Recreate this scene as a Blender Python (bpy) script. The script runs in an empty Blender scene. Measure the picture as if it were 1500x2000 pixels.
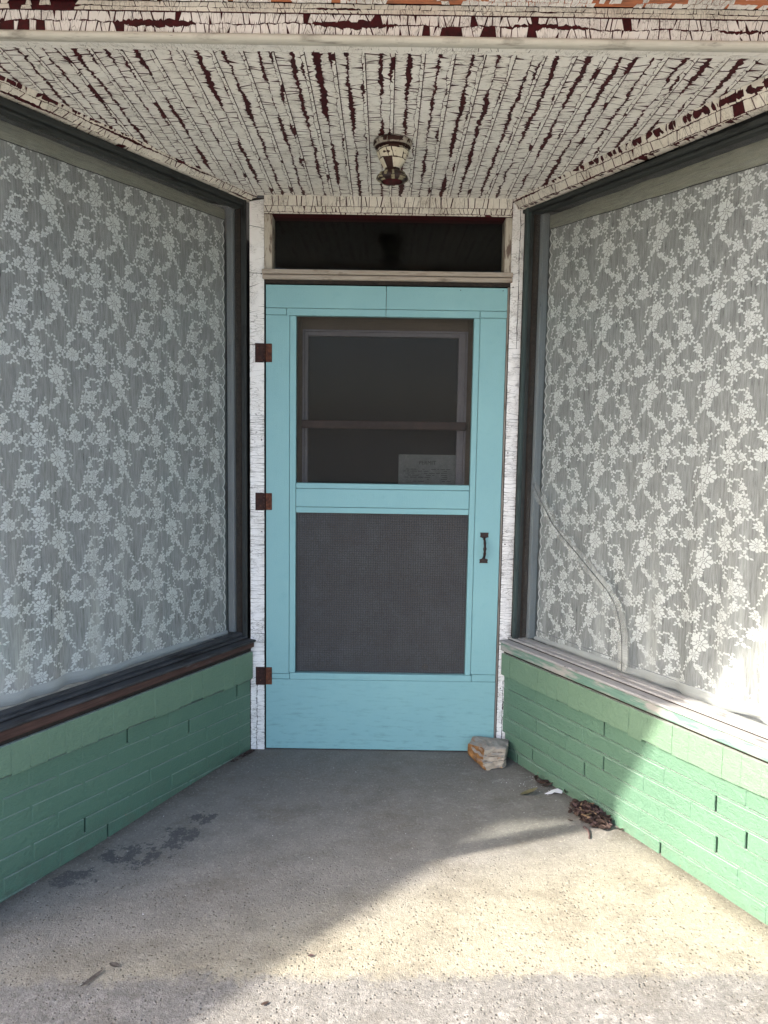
import bpy, math, random
from math import sin, cos, pi, radians, sqrt, hypot, atan2
from mathutils import Vector, Matrix
from mathutils import noise as mn
S = bpy.context.scene
random.seed(7)

# ------------------------------------------------------------------ camera, sky, sun, exposure
cam = bpy.data.cameras.new('camera'); camo = bpy.data.objects.new('camera', cam)
S.collection.objects.link(camo)
F_PX, PITCH, ROLL = 1490.77, -0.1033, 0.0154
cam.sensor_fit = 'VERTICAL'; cam.sensor_height = 24.0; cam.lens = F_PX / 2000 * 24.0
cam.clip_start = 0.02; cam.clip_end = 600
camo.location = (0.5192, -3.3168, 1.4284)
fwd = Vector((0, cos(PITCH), sin(PITCH))); up0 = Vector((0, -sin(PITCH), cos(PITCH))); rt0 = Vector((1, 0, 0))
rt = rt0 * cos(ROLL) + up0 * sin(ROLL); up = up0 * cos(ROLL) - rt0 * sin(ROLL)
camo.rotation_euler = Matrix((rt, up, -fwd)).transposed().to_euler()
S.camera = camo
SUN = Vector((0.95, 0.31, -0.66)).normalized()
w = bpy.data.worlds.new('World'); S.world = w; w.use_nodes = True
nt = w.node_tree; nt.nodes.clear()
o_ = nt.nodes.new('ShaderNodeOutputWorld'); b_ = nt.nodes.new('ShaderNodeBackground'); k_ = nt.nodes.new('ShaderNodeTexSky')
k_.sky_type = 'NISHITA'; k_.sun_disc = False; k_.sun_elevation = math.asin(-SUN.z)
k_.sun_rotation = atan2(-SUN.x, -SUN.y) % (2 * pi); k_.air_density = 0.8; k_.dust_density = 3.0; k_.ozone_density = 0.6
b_.inputs['Strength'].default_value = 0.15
nt.links.new(k_.outputs[0], b_.inputs[0]); nt.links.new(b_.outputs[0], o_.inputs[0])
sl = bpy.data.lights.new('sun', 'SUN'); sl.energy = 3.0; sl.angle = radians(0.9); sl.color = (1.0, 0.93, 0.82)
so = bpy.data.objects.new('sun', sl); S.collection.objects.link(so)
so.rotation_euler = SUN.to_track_quat('-Z', 'Y').to_euler(); so.location = (-8, -6, 9)
S.view_settings.view_transform = 'Standard'; S.view_settings.look = 'None'
S.view_settings.gamma = 1; S.view_settings.use_curve_mapping = False
S.view_settings.exposure = 2.2

# ------------------------------------------------------------------ node helpers
class NT:
    def __init__(s, name):
        s.m = bpy.data.materials.new(name); s.m.use_nodes = True; s.t = s.m.node_tree; s.t.nodes.clear()
        s.out = s.t.nodes.new('ShaderNodeOutputMaterial')
    def n(s, typ, ins=None, **kw):
        x = s.t.nodes.new('ShaderNode' + typ)
        for k, v in kw.items(): setattr(x, k, v)
        for k, v in (ins or {}).items(): s.set(x, k, v)
        return x
    def set(s, x, k, v):
        if isinstance(v, bpy.types.Node): v = v.outputs[0]
        if isinstance(v, bpy.types.NodeSocket): s.t.links.new(v, x.inputs[k])
        elif isinstance(v, tuple) and len(v) == 3 and x.inputs[k].type == 'RGBA': x.inputs[k].default_value = v + (1,)
        else: x.inputs[k].default_value = v
    def obj(s): return s.n('TexCoord').outputs['Object']
    def geo(s): return s.n('NewGeometry').outputs['Position']
    def uv(s): return s.n('TexCoord').outputs['UV']
    def map(s, v, sc=(1, 1, 1), loc=(0, 0, 0), rot=(0, 0, 0)): return s.n('Mapping', {0: v, 'Scale': sc, 'Location': loc, 'Rotation': rot}).outputs[0]
    def noise(s, v, sc, det=4, rough=.55, dist=0): return s.n('TexNoise', {'Vector': v, 'Scale': sc, 'Detail': det, 'Roughness': rough, 'Distortion': dist}).outputs[0]
    def vor(s, v, sc, feat='F1', out='Distance', rnd=1): return s.n('TexVoronoi', {'Vector': v, 'Scale': sc, 'Randomness': rnd}, feature=feat).outputs[out]
    def ramp(s, f, a, b, c0=0., c1=1.):
        return s.n('MapRange', {0: f, 1: a, 2: b, 3: c0, 4: c1}, clamp=True).outputs[0]
    def mix(s, f, a, b, mode='MIX'):
        x = s.n('Mix', data_type='RGBA', blend_type=mode); s.set(x, 0, f)
        for i, v in ((6, a), (7, b)):
            if isinstance(v, tuple): x.inputs[i].default_value = v + (1,)
            else: s.t.links.new(v if isinstance(v, bpy.types.NodeSocket) else v.outputs[0], x.inputs[i])
        return x.outputs[2]
    def math(s, op, a, b=0.):
        x = s.n('Math', operation=op); s.set(x, 0, a); s.set(x, 1, b); return x.outputs[0]
    def bump(s, h, st, dist=.002, nrm=None):
        d = {'Height': h, 'Strength': st, 'Distance': dist}
        if nrm is not None: d['Normal'] = nrm
        return s.n('Bump', d).outputs[0]
    def pr(s, col, rough=.6, nrm=None, spec=.4, metal=0.):
        d = {'Base Color': col, 'Roughness': rough, 'Specular IOR Level': spec, 'Metallic': metal}
        if nrm is not None: d['Normal'] = nrm
        x = s.n('BsdfPrincipled', d); return x.outputs[0]
    def done(s, sh): s.t.links.new(sh, s.out.inputs[0]); return s.m
    def xyz(s, v): return s.n('SeparateXYZ', {0: v}).outputs

def m_paint(name, base, dirty, fine=1.0, dirt=.5):
    """old oil paint film, coordinates = UV in metres (u across grain, v along grain)"""
    t = NT(name); uv = t.uv(); g = t.geo()
    w1 = t.n('VectorMath', {0: uv, 1: t.map(t.n('TexNoise', {'Vector': uv, 'Scale': 60.}).outputs[1], (.006, .006, 0))}, operation='ADD').outputs[0]
    ca = t.vor(t.map(w1, (28, 120, 1)), 1, 'DISTANCE_TO_EDGE')
    cb = t.vor(t.map(w1, (70, 260, 1)), 1, 'DISTANCE_TO_EDGE')
    pa = t.ramp(t.noise(uv, 9, 2), .42, .6)
    pb = t.ramp(t.noise(t.map(uv, (1, 1, 1), (3, 5, 0)), 14, 2), .5, .62)
    la = t.math('MULTIPLY', t.ramp(ca, .0, .055, 1, 0), pa); lb = t.math('MULTIPLY', t.ramp(cb, .0, .05, 1, 0), pb)
    line = t.math('MULTIPLY', t.math('MAXIMUM', la, lb), fine)
    big = t.noise(g, 3.5, 5, .65); sm = t.noise(g, 45, 4)
    c = t.mix(t.ramp(big, .35, .7, 0, dirt), base, dirty)
    c = t.mix(t.ramp(sm, .45, .75, 0, dirt * .6), c, dirty)
    c = t.mix(t.math('MULTIPLY', line, .75), c, (.11, .085, .06))
    h = t.math('SUBTRACT', t.math('ADD', t.math('MULTIPLY', sm, .3), t.math('MULTIPLY', t.noise(g, 260, 3), .25)), t.math('MULTIPLY', line, .8))
    return t.done(t.pr(c, .55, t.bump(h, .7, .0015), .35))

def m_wood(name, a, b, c=None, sc=1., cmask=(.5, .65), axis=1, rough=.75, bump=.5):
    """weathered wood / worn paint; grain follows UV v"""
    t = NT(name); uv = t.uv(); g = t.geo()
    gr = t.noise(t.map(uv, (220 * sc, 9 * sc, 1)), 1, 6, .7)
    pt = t.noise(t.map(uv, (30 * sc, 6 * sc, 1), (3, 1, 0)), 1, 5, .6)
    col = t.mix(t.ramp(gr, .35, .65), a, b)
    if c: col = t.mix(t.ramp(t.math('ADD', pt, t.math('MULTIPLY', gr, .25)), cmask[0] + .12, cmask[1] + .12), col, c)
    crk = t.ramp(t.noise(t.map(uv, (420 * sc, 14 * sc, 1), (9, 2, 0)), 1, 3, .6), .66, .72)
    col = t.mix(t.math('MULTIPLY', crk, .7), col, (.015, .012, .01))
    h = t.math('SUBTRACT', t.math('ADD', gr, pt), crk)
    return t.done(t.pr(col, rough, t.bump(h, bump, .002), .3))

def m_door():
    t = NT('aqua_door_paint'); g = t.geo()
    n1 = t.noise(g, 2.2, 4); n2 = t.noise(g, 260, 3, .6); n3 = t.noise(t.map(g, (40, 3, 3)), 6, 4); n4 = t.noise(g, 18, 5, .7)
    c = t.mix(t.ramp(n1, .3, .7), DOOR_A, DOOR_B)
    c = t.mix(t.ramp(n4, .55, .8, 0, .35), c, DOOR_C)
    z = t.xyz(g)[2]
    low = t.math('MULTIPLY', t.ramp(z, .5, .02), t.ramp(t.noise(t.map(g, (7, 7, 50)), 1.5, 5, .7), .52, .68))
    c = t.mix(t.math('MULTIPLY', low, .5), c, (.10, .18, .19))
    sc = t.math('MULTIPLY', t.ramp(t.noise(t.map(g, (30, 30, 220)), 1, 4, .75), .71, .75), t.ramp(z, .55, .2))
    c = t.mix(t.math('MULTIPLY', sc, .8), c, (.06, .13, .14))
    h = t.math('ADD', t.math('MULTIPLY', n2, .7), t.math('MULTIPLY', n3, .4))
    return t.done(t.pr(c, t.ramp(n4, .3, .7, .42, .62), t.bump(h, .8, .0018), .35))
DOOR_A = (.235, .44, .45); DOOR_B = (.215, .41, .43); DOOR_C = (.155, .335, .365)

def m_green(name, a, b):
    t = NT(name); g = t.geo()
    n1 = t.noise(g, 5, 5); n2 = t.noise(g, 110, 4, .65); n3 = t.noise(g, 34, 4, .6, .6); n4 = t.noise(t.map(g, (20, 20, 130)), 1.5, 4)
    c = t.mix(t.ramp(n1, .3, .7), a, b)
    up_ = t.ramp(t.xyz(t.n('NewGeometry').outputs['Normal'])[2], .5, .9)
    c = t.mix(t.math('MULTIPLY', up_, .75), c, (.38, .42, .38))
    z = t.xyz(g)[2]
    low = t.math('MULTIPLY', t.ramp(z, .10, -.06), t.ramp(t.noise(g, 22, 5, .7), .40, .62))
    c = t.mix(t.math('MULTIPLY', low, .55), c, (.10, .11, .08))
    sp = t.ramp(t.vor(g, 55, 'F1'), .10, .055)
    sp = t.math('MULTIPLY', sp, t.ramp(t.noise(g, 9, 2), .55, .62))
    c = t.mix(t.math('MULTIPLY', sp, .8), c, (.02, .05, .035))
    chip = t.math('MULTIPLY', t.ramp(t.noise(g, 28, 5, .75), .685, .70), t.ramp(z, .07, .02))
    c = t.mix(chip, c, (.34, .15, .08))
    h = t.math('ADD', t.math('MULTIPLY', n2, .35), t.math('ADD', t.math('MULTIPLY', n3, .7), t.math('MULTIPLY', n4, .3)))
    return t.done(t.pr(c, .5, t.bump(h, .9, .0075), .4))

def m_flat(name, col, rough=.7, col2=None, sc=30, bump=.3, spec=.3, metal=0.):
    t = NT(name); g = t.geo(); n = t.noise(g, sc, 5, .65)
    c = t.mix(t.ramp(n, .35, .65), col, col2 or tuple(x * .7 for x in col))
    return t.done(t.pr(c, rough, t.bump(n, bump, .002), spec, metal))

def m_glass(name, dirt=.06, dirtcol=(.5, .5, .48), fres=1.32, tint=(.93, .95, .94)):
    t = NT(name); g = t.geo()
    gn = t.n('NewGeometry'); f0 = ((fres - 1) / (fres + 1)) ** 2
    cs = t.math('ABSOLUTE', t.n('VectorMath', {0: gn.outputs['Normal'], 1: gn.outputs['Incoming']}, operation='DOT_PRODUCT').outputs['Value'])
    fr = t.math('ADD', t.math('MULTIPLY', t.math('POWER', t.math('SUBTRACT', 1.0, cs), 5.0), 1 - f0), f0)
    tr = t.n('BsdfTransparent', {'Color': tint}).outputs[0]
    wob = t.bump(t.noise(g, 2.2, 2), .12, .01)
    gl = t.n('BsdfGlossy', {'Color': (1, 1, 1), 'Roughness': .03, 'Normal': wob}).outputs[0]
    a = t.n('MixShader', {0: fr, 1: tr, 2: gl}).outputs[0]
    df = t.n('BsdfDiffuse', {'Color': dirtcol}).outputs[0]
    d = t.ramp(t.math('ADD', t.noise(g, 3.2, 6, .7), t.math('MULTIPLY', t.noise(t.map(g, (6, 6, .8)), 3, 4), .3)), .5, 1.0, dirt * .35, dirt * 2.2)
    return t.done(t.n('MixShader', {0: d, 1: a, 2: df}).outputs[0])

def m_cloth(name, col, cover, trans=.4, moire=0.):
    """thin fabric: part of the light passes straight through the holes"""
    t = NT(name); g = t.geo()
    df = t.n('BsdfDiffuse', {'Color': col}).outputs[0]; tl = t.n('BsdfTranslucent', {'Color': col}).outputs[0]
    a = t.n('MixShader', {0: trans, 1: df, 2: tl}).outputs[0]
    cov = cover
    if moire:
        uv = t.uv()
        wv = t.noise(t.map(uv, (210, 16, 1)), 1, 3, .55, .8)
        wv2 = t.noise(t.map(uv, (60, 4, 1)), 1, 3, .5)
        cov = t.math('ADD', t.ramp(wv, .32, .68, cover - moire, cover + moire), t.ramp(wv2, .3, .7, -.06, .08))
        fd = t.math('MULTIPLY', t.ramp(t.noise(t.map(uv, (11, .55, 1)), 1, 3, .5, .4), .50, .66, 0, .34), t.ramp(t.xyz(g)[2], 1.35, .65))
        cov = t.math('ADD', cov, fd)
    return t.done(t.n('MixShader', {0: cov, 1: t.n('BsdfTransparent').outputs[0], 2: a}).outputs[0])

def m_screen(name, col, cover):
    t = NT(name); g = t.geo(); x = t.xyz(g)
    n = t.noise(g, 6, 5, .65); n2 = t.noise(t.map(g, (420, 10, 420)), 1, 3, .8)
    blot = t.math('MULTIPLY', t.ramp(t.vor(t.map(g, (1, 1, 1.0)), 13, 'F1'), .22, .12), t.ramp(t.noise(g, 4.5, 2), .58, .64))
    cv = t.math('SUBTRACT', t.math('ADD', t.ramp(n, .35, .7, cover - .05, cover + .06), t.ramp(n2, .35, .65, -.14, .14)), t.math('MULTIPLY', blot, .25))
    return t.done(t.n('MixShader', {0: cv, 1: t.n('BsdfTransparent').outputs[0], 2: t.n('BsdfDiffuse', {'Color': col}).outputs[0]}).outputs[0])

def m_floor():
    t = NT('old_concrete'); g = t.geo(); xyz = t.xyz(g); x, y = xyz[0], xyz[1]
    n1 = t.noise(g, 1.7, 6, .6); n2 = t.noise(g, 9, 6, .7); n3 = t.noise(g, 60, 5, .7); n4 = t.noise(g, 240, 3, .6)
    grey = t.mix(t.ramp(n2, .3, .7), FL_GREY, FL_GREY2)
    warm = t.mix(t.ramp(n3, .3, .7), FL_WARM, FL_WARM2)
    side = t.mix(t.ramp(n3, .35, .65), FL_SIDE, FL_SIDE2)
    # warm worn sandy surface, drawn further in on the right to tint the sunlit part, ends in a ragged line at the sidewalk
    yy = t.math('ADD', y, t.math('MULTIPLY', t.math('SUBTRACT', n2, .5), .16))
    yy2 = t.math('ADD', yy, t.math('MULTIPLY', t.math('SUBTRACT', x, .5), .16))
    c = t.mix(t.ramp(t.math('SUBTRACT', yy2, t.math('MULTIPLY', t.math('SUBTRACT', x, .5), .48)), -.98, -1.26), grey, warm)
    # darker grey towards the door
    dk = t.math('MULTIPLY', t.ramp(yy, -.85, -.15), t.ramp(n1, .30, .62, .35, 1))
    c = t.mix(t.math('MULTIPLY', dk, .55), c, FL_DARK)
    far = t.ramp(y, -1.75, -2.2)
    # edge of sidewalk slab
    edge = t.ramp(t.math('ADD', y, t.math('MULTIPLY', t.math('SUBTRACT', t.noise(g, 12, 6, .8), .5), .20)), -1.395, -1.435)
    c = t.mix(edge, c, side)
    wh = t.math('MULTIPLY', t.ramp(y, -1.40, -1.62, .35, 1.), t.math('MULTIPLY', edge, t.ramp(t.noise(g, 17, 7, .85), .50, .66)))
    c = t.mix(t.math('MULTIPLY', wh, .75), c, (.50, .48, .45))
    c = t.mix(far, c, t.mix(t.ramp(n2, .3, .7), (.42, .39, .34), (.50, .47, .41)))  # outer pavement made paler to bounce more light up to the ceiling
    # brown stain
    st = t.ramp(t.noise(t.map(g, (2.6, 4, 1), (2, 0, 0)), 1.6, 6, .7), .50, .68)
    c = t.mix(t.math('MULTIPLY', st, .5), c, (.13, .11, .085))
    c = t.mix(t.math('MULTIPLY', t.ramp(t.noise(g, 5, 7, .8), .50, .66), .4), c, (.12, .11, .095))
    # chalky smears on the right, back
    sm = t.math('MULTIPLY', t.ramp(t.noise(t.map(g, (1.4, 2.2, 1)), 6, 6, .75), .55, .66), t.math('MULTIPLY', t.ramp(x, .55, .8), t.ramp(y, -.75, -.6)))
    c = t.mix(t.math('MULTIPLY', sm, .35), c, (.40, .39, .37))
    # dark grey paint islands along the left wall
    lx = t.math('ADD', t.math('MULTIPLY', x, .82), t.math('MULTIPLY', y, .57)); ly = t.math('SUBTRACT', t.math('MULTIPLY', y, .82), t.math('MULTIPLY', x, .57))
    def blob(cx, cy, rx, ry):
        dx = t.math('DIVIDE', t.math('SUBTRACT', x, cx), rx); dy = t.math('DIVIDE', t.math('SUBTRACT', y, cy), ry)
        return t.ramp(t.math('ADD', t.math('MULTIPLY', dx, dx), t.math('MULTIPLY', dy, dy)), 1.0, .1)
    bl = t.math('MAXIMUM', t.math('MAXIMUM', blob(-.34, -.83, .17, .12), blob(-.13, -.57, .10, .09)), t.math('MAXIMUM', blob(-.47, -.95, .12, .07), blob(-.2, -.72, .10, .10)))
    isl = t.ramp(t.math('ADD', t.math('MULTIPLY', t.noise(t.map(g, (1, 1, 1), (0, 0, 4), (0, 0, .6)), 15, 6, .72), 1.0), t.math('MULTIPLY', bl, .17)), .625, .672)
    isl = t.math('MULTIPLY', isl, t.ramp(bl, .0, .12))
    c = t.mix(t.math('MULTIPLY', isl, .75), c, (.055, .058, .064))
    # dirt swept against the foot of the walls and the door
    dl = t.math('ADD', t.math('SUBTRACT', t.math('MULTIPLY', x, .877), t.math('MULTIPLY', y, .480)), .058)
    dr = t.math('SUBTRACT', .960, t.math('ADD', t.math('MULTIPLY', x, .901), t.math('MULTIPLY', y, .434)))
    dm = t.math('ADD', t.math('MINIMUM', dl, dr), t.math('MULTIPLY', t.math('SUBTRACT', t.noise(g, 16, 6, .8), .5), .09))
    c = t.mix(t.ramp(dm, .075, -.005, 0, .7), c, (.075, .065, .052))
    # pits and grains
    pit = t.math('MULTIPLY', t.ramp(t.vor(t.map(g, (1, 1, .4)), 70, 'F1'), .28, .12), t.ramp(t.noise(g, 17, 3), .38, .55))
    pit = t.math('MULTIPLY', pit, t.ramp(y, -.65, -1.0))
    c = t.mix(t.math('MULTIPLY', pit, .6), c, (.11, .09, .07))
    sp = t.math('MULTIPLY', t.ramp(t.vor(g, 34, 'F1'), .085, .05), t.ramp(n2, .45, .55))
    c = t.mix(t.math('MULTIPLY', sp, .75), c, (.06, .05, .045))
    ws = t.ramp(t.vor(t.map(g, (1, 1, 1), (1, 2, 0)), 26, 'F1'), .05, .03)
    c = t.mix(t.math('MULTIPLY', ws, .7), c, (.72, .70, .66))
    c = t.mix(t.ramp(t.noise(g, 130, 5, .8), .42, .66, .0, .36), c, (.085, .08, .072))
    c = t.mix(t.ramp(t.noise(t.map(g, (1, 1, 1), (7, 3, 0)), 95, 4, .8), .55, .72, .0, .35), c, (.62, .58, .50))
    h = t.math('SUBTRACT', t.math('ADD', t.math('MULTIPLY', n3, .9), t.math('MULTIPLY', n4, .5)), t.math('ADD', pit, sp))
    rel = t.ramp(y, -.6, -1.15, .5, 1.0)
    bp = t.n('Bump', {'Height': h, 'Strength': t.math('MULTIPLY', rel, .85), 'Distance': .0045}).outputs[0]
    return t.done(t.pr(c, .85, bp, .25))
FL_GREY = (.19, .18, .162); FL_GREY2 = (.27, .255, .23); FL_WARM = (.285, .258, .195); FL_WARM2 = (.405, .372, .29)
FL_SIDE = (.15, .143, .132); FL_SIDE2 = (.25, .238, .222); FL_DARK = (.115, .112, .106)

M = {}
M['floor'] = m_floor()
M['paint'] = m_paint('cracked_cream_paint', (.86, .85, .80), (.74, .71, .63), .75, .5)
M['paintw'] = m_paint('cracked_white_paint', (.86, .85, .83), (.68, .65, .59), 1.0, .4)
M['paintc'] = m_paint('cracked_trim_paint', (.80, .77, .69), (.58, .53, .43), 1.0, .6)
M['red'] = m_flat('old_dark_red_paint', (.066, .003, .006), .6, (.024, .003, .004), 60)
M['gapwood'] = m_flat('dark_bare_wood', (.035, .026, .02), .8, (.015, .012, .01), 60)
M['door'] = m_door()
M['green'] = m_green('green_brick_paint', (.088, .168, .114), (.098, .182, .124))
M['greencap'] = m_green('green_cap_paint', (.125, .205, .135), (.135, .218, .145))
M['greendeep'] = m_flat('green_joint', (.05, .12, .08), .8, (.02, .05, .04), 60)
M['frame'] = m_wood('dark_green_grey_frame', (.024, .028, .027), (.036, .041, .040), (.010, .011, .010), 1, (.55, .7))
M['frameg'] = m_wood('faded_green_frame', (.035, .052, .050), (.055, .078, .074), (.018, .022, .02), 1, (.55, .7))
M['stile'] = m_wood('blue_grey_stop', (.15, .165, .175), (.20, .215, .225), (.10, .11, .11), .6, (.6, .8))
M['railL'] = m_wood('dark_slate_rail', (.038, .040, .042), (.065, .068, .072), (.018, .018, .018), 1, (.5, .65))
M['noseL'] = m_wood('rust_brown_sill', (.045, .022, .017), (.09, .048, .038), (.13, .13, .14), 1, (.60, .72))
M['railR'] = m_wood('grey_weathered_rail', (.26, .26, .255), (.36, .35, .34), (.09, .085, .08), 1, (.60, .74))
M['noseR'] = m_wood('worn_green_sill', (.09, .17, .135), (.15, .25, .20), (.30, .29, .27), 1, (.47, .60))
M['barwood'] = m_wood('bare_grey_brown_wood', (.30, .25, .20), (.42, .37, .31), (.11, .075, .05), 1, (.55, .68))
M['jamb'] = m_wood('weathered_jamb', (.40, .36, .29), (.52, .48, .40), (.14, .10, .08), 1.6, (.52, .62))
M['orange'] = m_wood('peeled_orange_soffit', (.42, .13, .06), (.55, .22, .11), (.18, .09, .06), 1, (.5, .62))
M['glass'] = m_glass('shop_glass', .06, (.42, .43, .42))
M['glassd'] = m_glass('transom_glass', .008, (.3, .3, .28), 1.22)
M['net'] = m_cloth('net_fabric', (.60, .61, .60), .50, .35, .13)
M['lace'] = m_cloth('lace_thread', (.86, .875, .865), .82, .32)
M['header'] = m_cloth('curtain_header_cloth', (.34, .335, .27), .66, .35, .12)
M['hem'] = m_cloth('curtain_hem_cloth', (.55, .56, .55), .80, .35, .05)
M['tape'] = m_cloth('old_clear_tape', (.50, .52, .50), .26, .3, .12)
M['crack'] = m_flat('glass_crack_edge', (.03, .035, .035), .4)
M['inside'] = m_flat('dark_interior', (.02, .02, .02), .9)
M['display'] = m_flat('display_interior', (.11, .115, .115), .9)
M['ledge'] = m_flat('display_ledge', (.5, .5, .48), .8)
M['scr'] = m_screen('insect_screen', (.045, .043, .040), .46)
M['scrlow'] = m_screen('dusty_screen', (.15, .15, .153), .66)
M['wire'] = m_flat('galvanised_wire_dark', (.035, .035, .038), .6)
M['innerdoor'] = m_wood('inner_door_brown', (.13, .10, .07), (.18, .14, .10), None, 1)
M['innermould'] = m_wood('inner_mould_mauve', (.23, .215, .225), (.30, .28, .29), None, 1)
M['bar'] = m_flat('brown_push_bar', (.085, .050, .040), .6, (.055, .035, .03))
M['card'] = m_flat('grey_card', (.20, .21, .195), .8, (.155, .16, .15), 40)
M['ink'] = m_flat('dark_ink', (.03, .03, .03), .8)
def m_rust():
    t = NT('rusted_iron'); g = t.geo(); n = t.noise(g, 60, 5, .7); n2 = t.noise(g, 300, 3)
    c = t.mix(t.ramp(n, .35, .65), (.035, .012, .009), (.17, .062, .032))
    return t.done(t.pr(c, .75, t.bump(t.math('ADD', n, n2), .6, .001), .3, .2))
M['rust'] = m_rust()
M['rustd'] = m_flat('dark_rust', (.022, .010, .009), .8, (.05, .02, .015), 70)
M['blackiron'] = m_flat('black_iron', (.012, .008, .008), .5, (.035, .012, .008), 60, .4, .4)
def m_rock():
    t = NT('layered_rock'); g = t.geo(); xyz = t.xyz(g)
    n = t.noise(g, 25, 6, .7); ly = t.noise(t.map(g, (12, 12, 120), (0, 0, 0), (.05, .12, 0)), 1, 5, .7)
    nx = t.xyz(t.n('NewGeometry').outputs['True Normal'])
    c = t.mix(t.ramp(n, .3, .7), (.30, .25, .19), (.46, .40, .32))
    c = t.mix(t.ramp(ly, .53, .60, 0, .85), c, (.08, .06, .045))
    org = t.math('MULTIPLY', t.ramp(nx[0], -.15, -.5), 1.)
    c = t.mix(org, c, t.mix(t.ramp(n, .35, .68), (.12, .055, .022), (.40, .20, .07)))
    topf = t.ramp(nx[2], .6, .9)
    c = t.mix(t.math('MULTIPLY', topf, .8), c, t.mix(t.ramp(n, .4, .7), (.30, .29, .27), (.16, .15, .14)))
    return t.done(t.pr(c, .85, t.bump(t.math('ADD', n, ly), .9, .006), .3))
M['rock'] = m_rock()
M['leaf'] = m_flat('dead_leaf', (.035, .022, .018), .7, (.08, .05, .04), 60)
M['leafp'] = m_flat('dead_leaf_purple', (.05, .03, .03), .7, (.10, .065, .06), 60)
M['leafo'] = m_flat('olive_leaf', (.07, .065, .03), .7, (.11, .10, .05), 60)
M['straw'] = m_flat('pale_stick', (.26, .18, .11), .8, (.16, .10, .06), 60)
M['paper'] = m_flat('white_scrap', (.75, .75, .78), .7, (.68, .68, .72), 60)
M['grit'] = m_flat('grit_chip', (.12, .105, .09), .8, (.06, .05, .045), 60)
M['asphalt'] = m_flat('pale_bounce_asphalt', (.20, .19, .175), .9, (.16, .155, .145), 50)  # unseen road kept pale so it bounces warm light into the entrance
M['facade'] = m_flat('facade_wall', (.5, .47, .4), .8, (.42, .40, .34), 8)
M['canvas'] = m_flat('awning_canvas', (.25, .30, .24), .8, (.2, .25, .2), 20)
M['ringp'] = m_paint('grimy_ring_paint', (.42, .40, .34), (.22, .19, .15), .6, .8)
M['porc'] = m_paint('socket_paint', (.72, .69, .58), (.48, .43, .30), .6, .7)

# ------------------------------------------------------------------ mesh helpers
COL = S.collection
class MB:
    def __init__(s): s.v = []; s.f = []; s.uv = []; s.mi = []
    def add(s, pts, faces, uvs=None, mi=0):
        n = len(s.v); s.v += [tuple(p) for p in pts]
        s.uv += [tuple(u) for u in uvs] if uvs else [(p[0] + p[1] * .3, p[2] + p[1] * .1) for p in s.v[n:]]
        for f in faces: s.f.append(tuple(n + i for i in f)); s.mi.append(mi)
    def build(s, name, mat, parent=None, off=None, smooth=False):
        me = bpy.data.meshes.new(name)
        o3 = Vector(off) if off is not None else (wloc(parent) if parent else Vector((0, 0, 0)))
        me.from_pydata([(p[0] - o3.x, p[1] - o3.y, p[2] - o3.z) for p in s.v], [], s.f)
        ul = me.uv_layers.new(name='UVMap')
        for l in me.loops: ul.data[l.index].uv = s.uv[l.vertex_index]
        for mm in (mat if isinstance(mat, (list, tuple)) else [mat]): me.materials.append(mm)
        for p, i in zip(me.polygons, s.mi): p.material_index = i; p.use_smooth = smooth
        me.update()
        o = bpy.data.objects.new(name, me); COL.objects.link(o)
        if parent: o.parent = parent
        elif off is not None: o.location = off
        return o
def wloc(o):
    v = Vector((0, 0, 0))
    while o is not None: v = v + Vector(o.location); o = o.parent
    return v
def tag(o, label=None, cat=None, group=None, kind=None):
    for k, v in (('label', label), ('category', cat), ('group', group), ('kind', kind)):
        if v: o[k] = v
    return o
def thing(name, label, cat, loc=(0, 0, 0), group=None, kind=None):
    o = bpy.data.objects.new(name, None); COL.objects.link(o); o.location = loc; o.empty_display_size = .05
    return tag(o, label, cat, group, kind)
BF = [(0, 3, 2, 1), (4, 5, 6, 7), (0, 1, 5, 4), (1, 2, 6, 5), (2, 3, 7, 6), (3, 0, 4, 7)]
def box(mb, x0, x1, y0, y1, z0, z1, mi=0, b=0.0, grain='z'):
    """box with small chamfer b; uv: v follows the grain axis"""
    prism(mb, lambda u, v, h: Vector((x0 + u, y0 + v, z0 + h)), x1 - x0, y1 - y0, z1 - z0, mi, b, {'x': 0, 'y': 1, 'z': 2}[grain])
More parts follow.
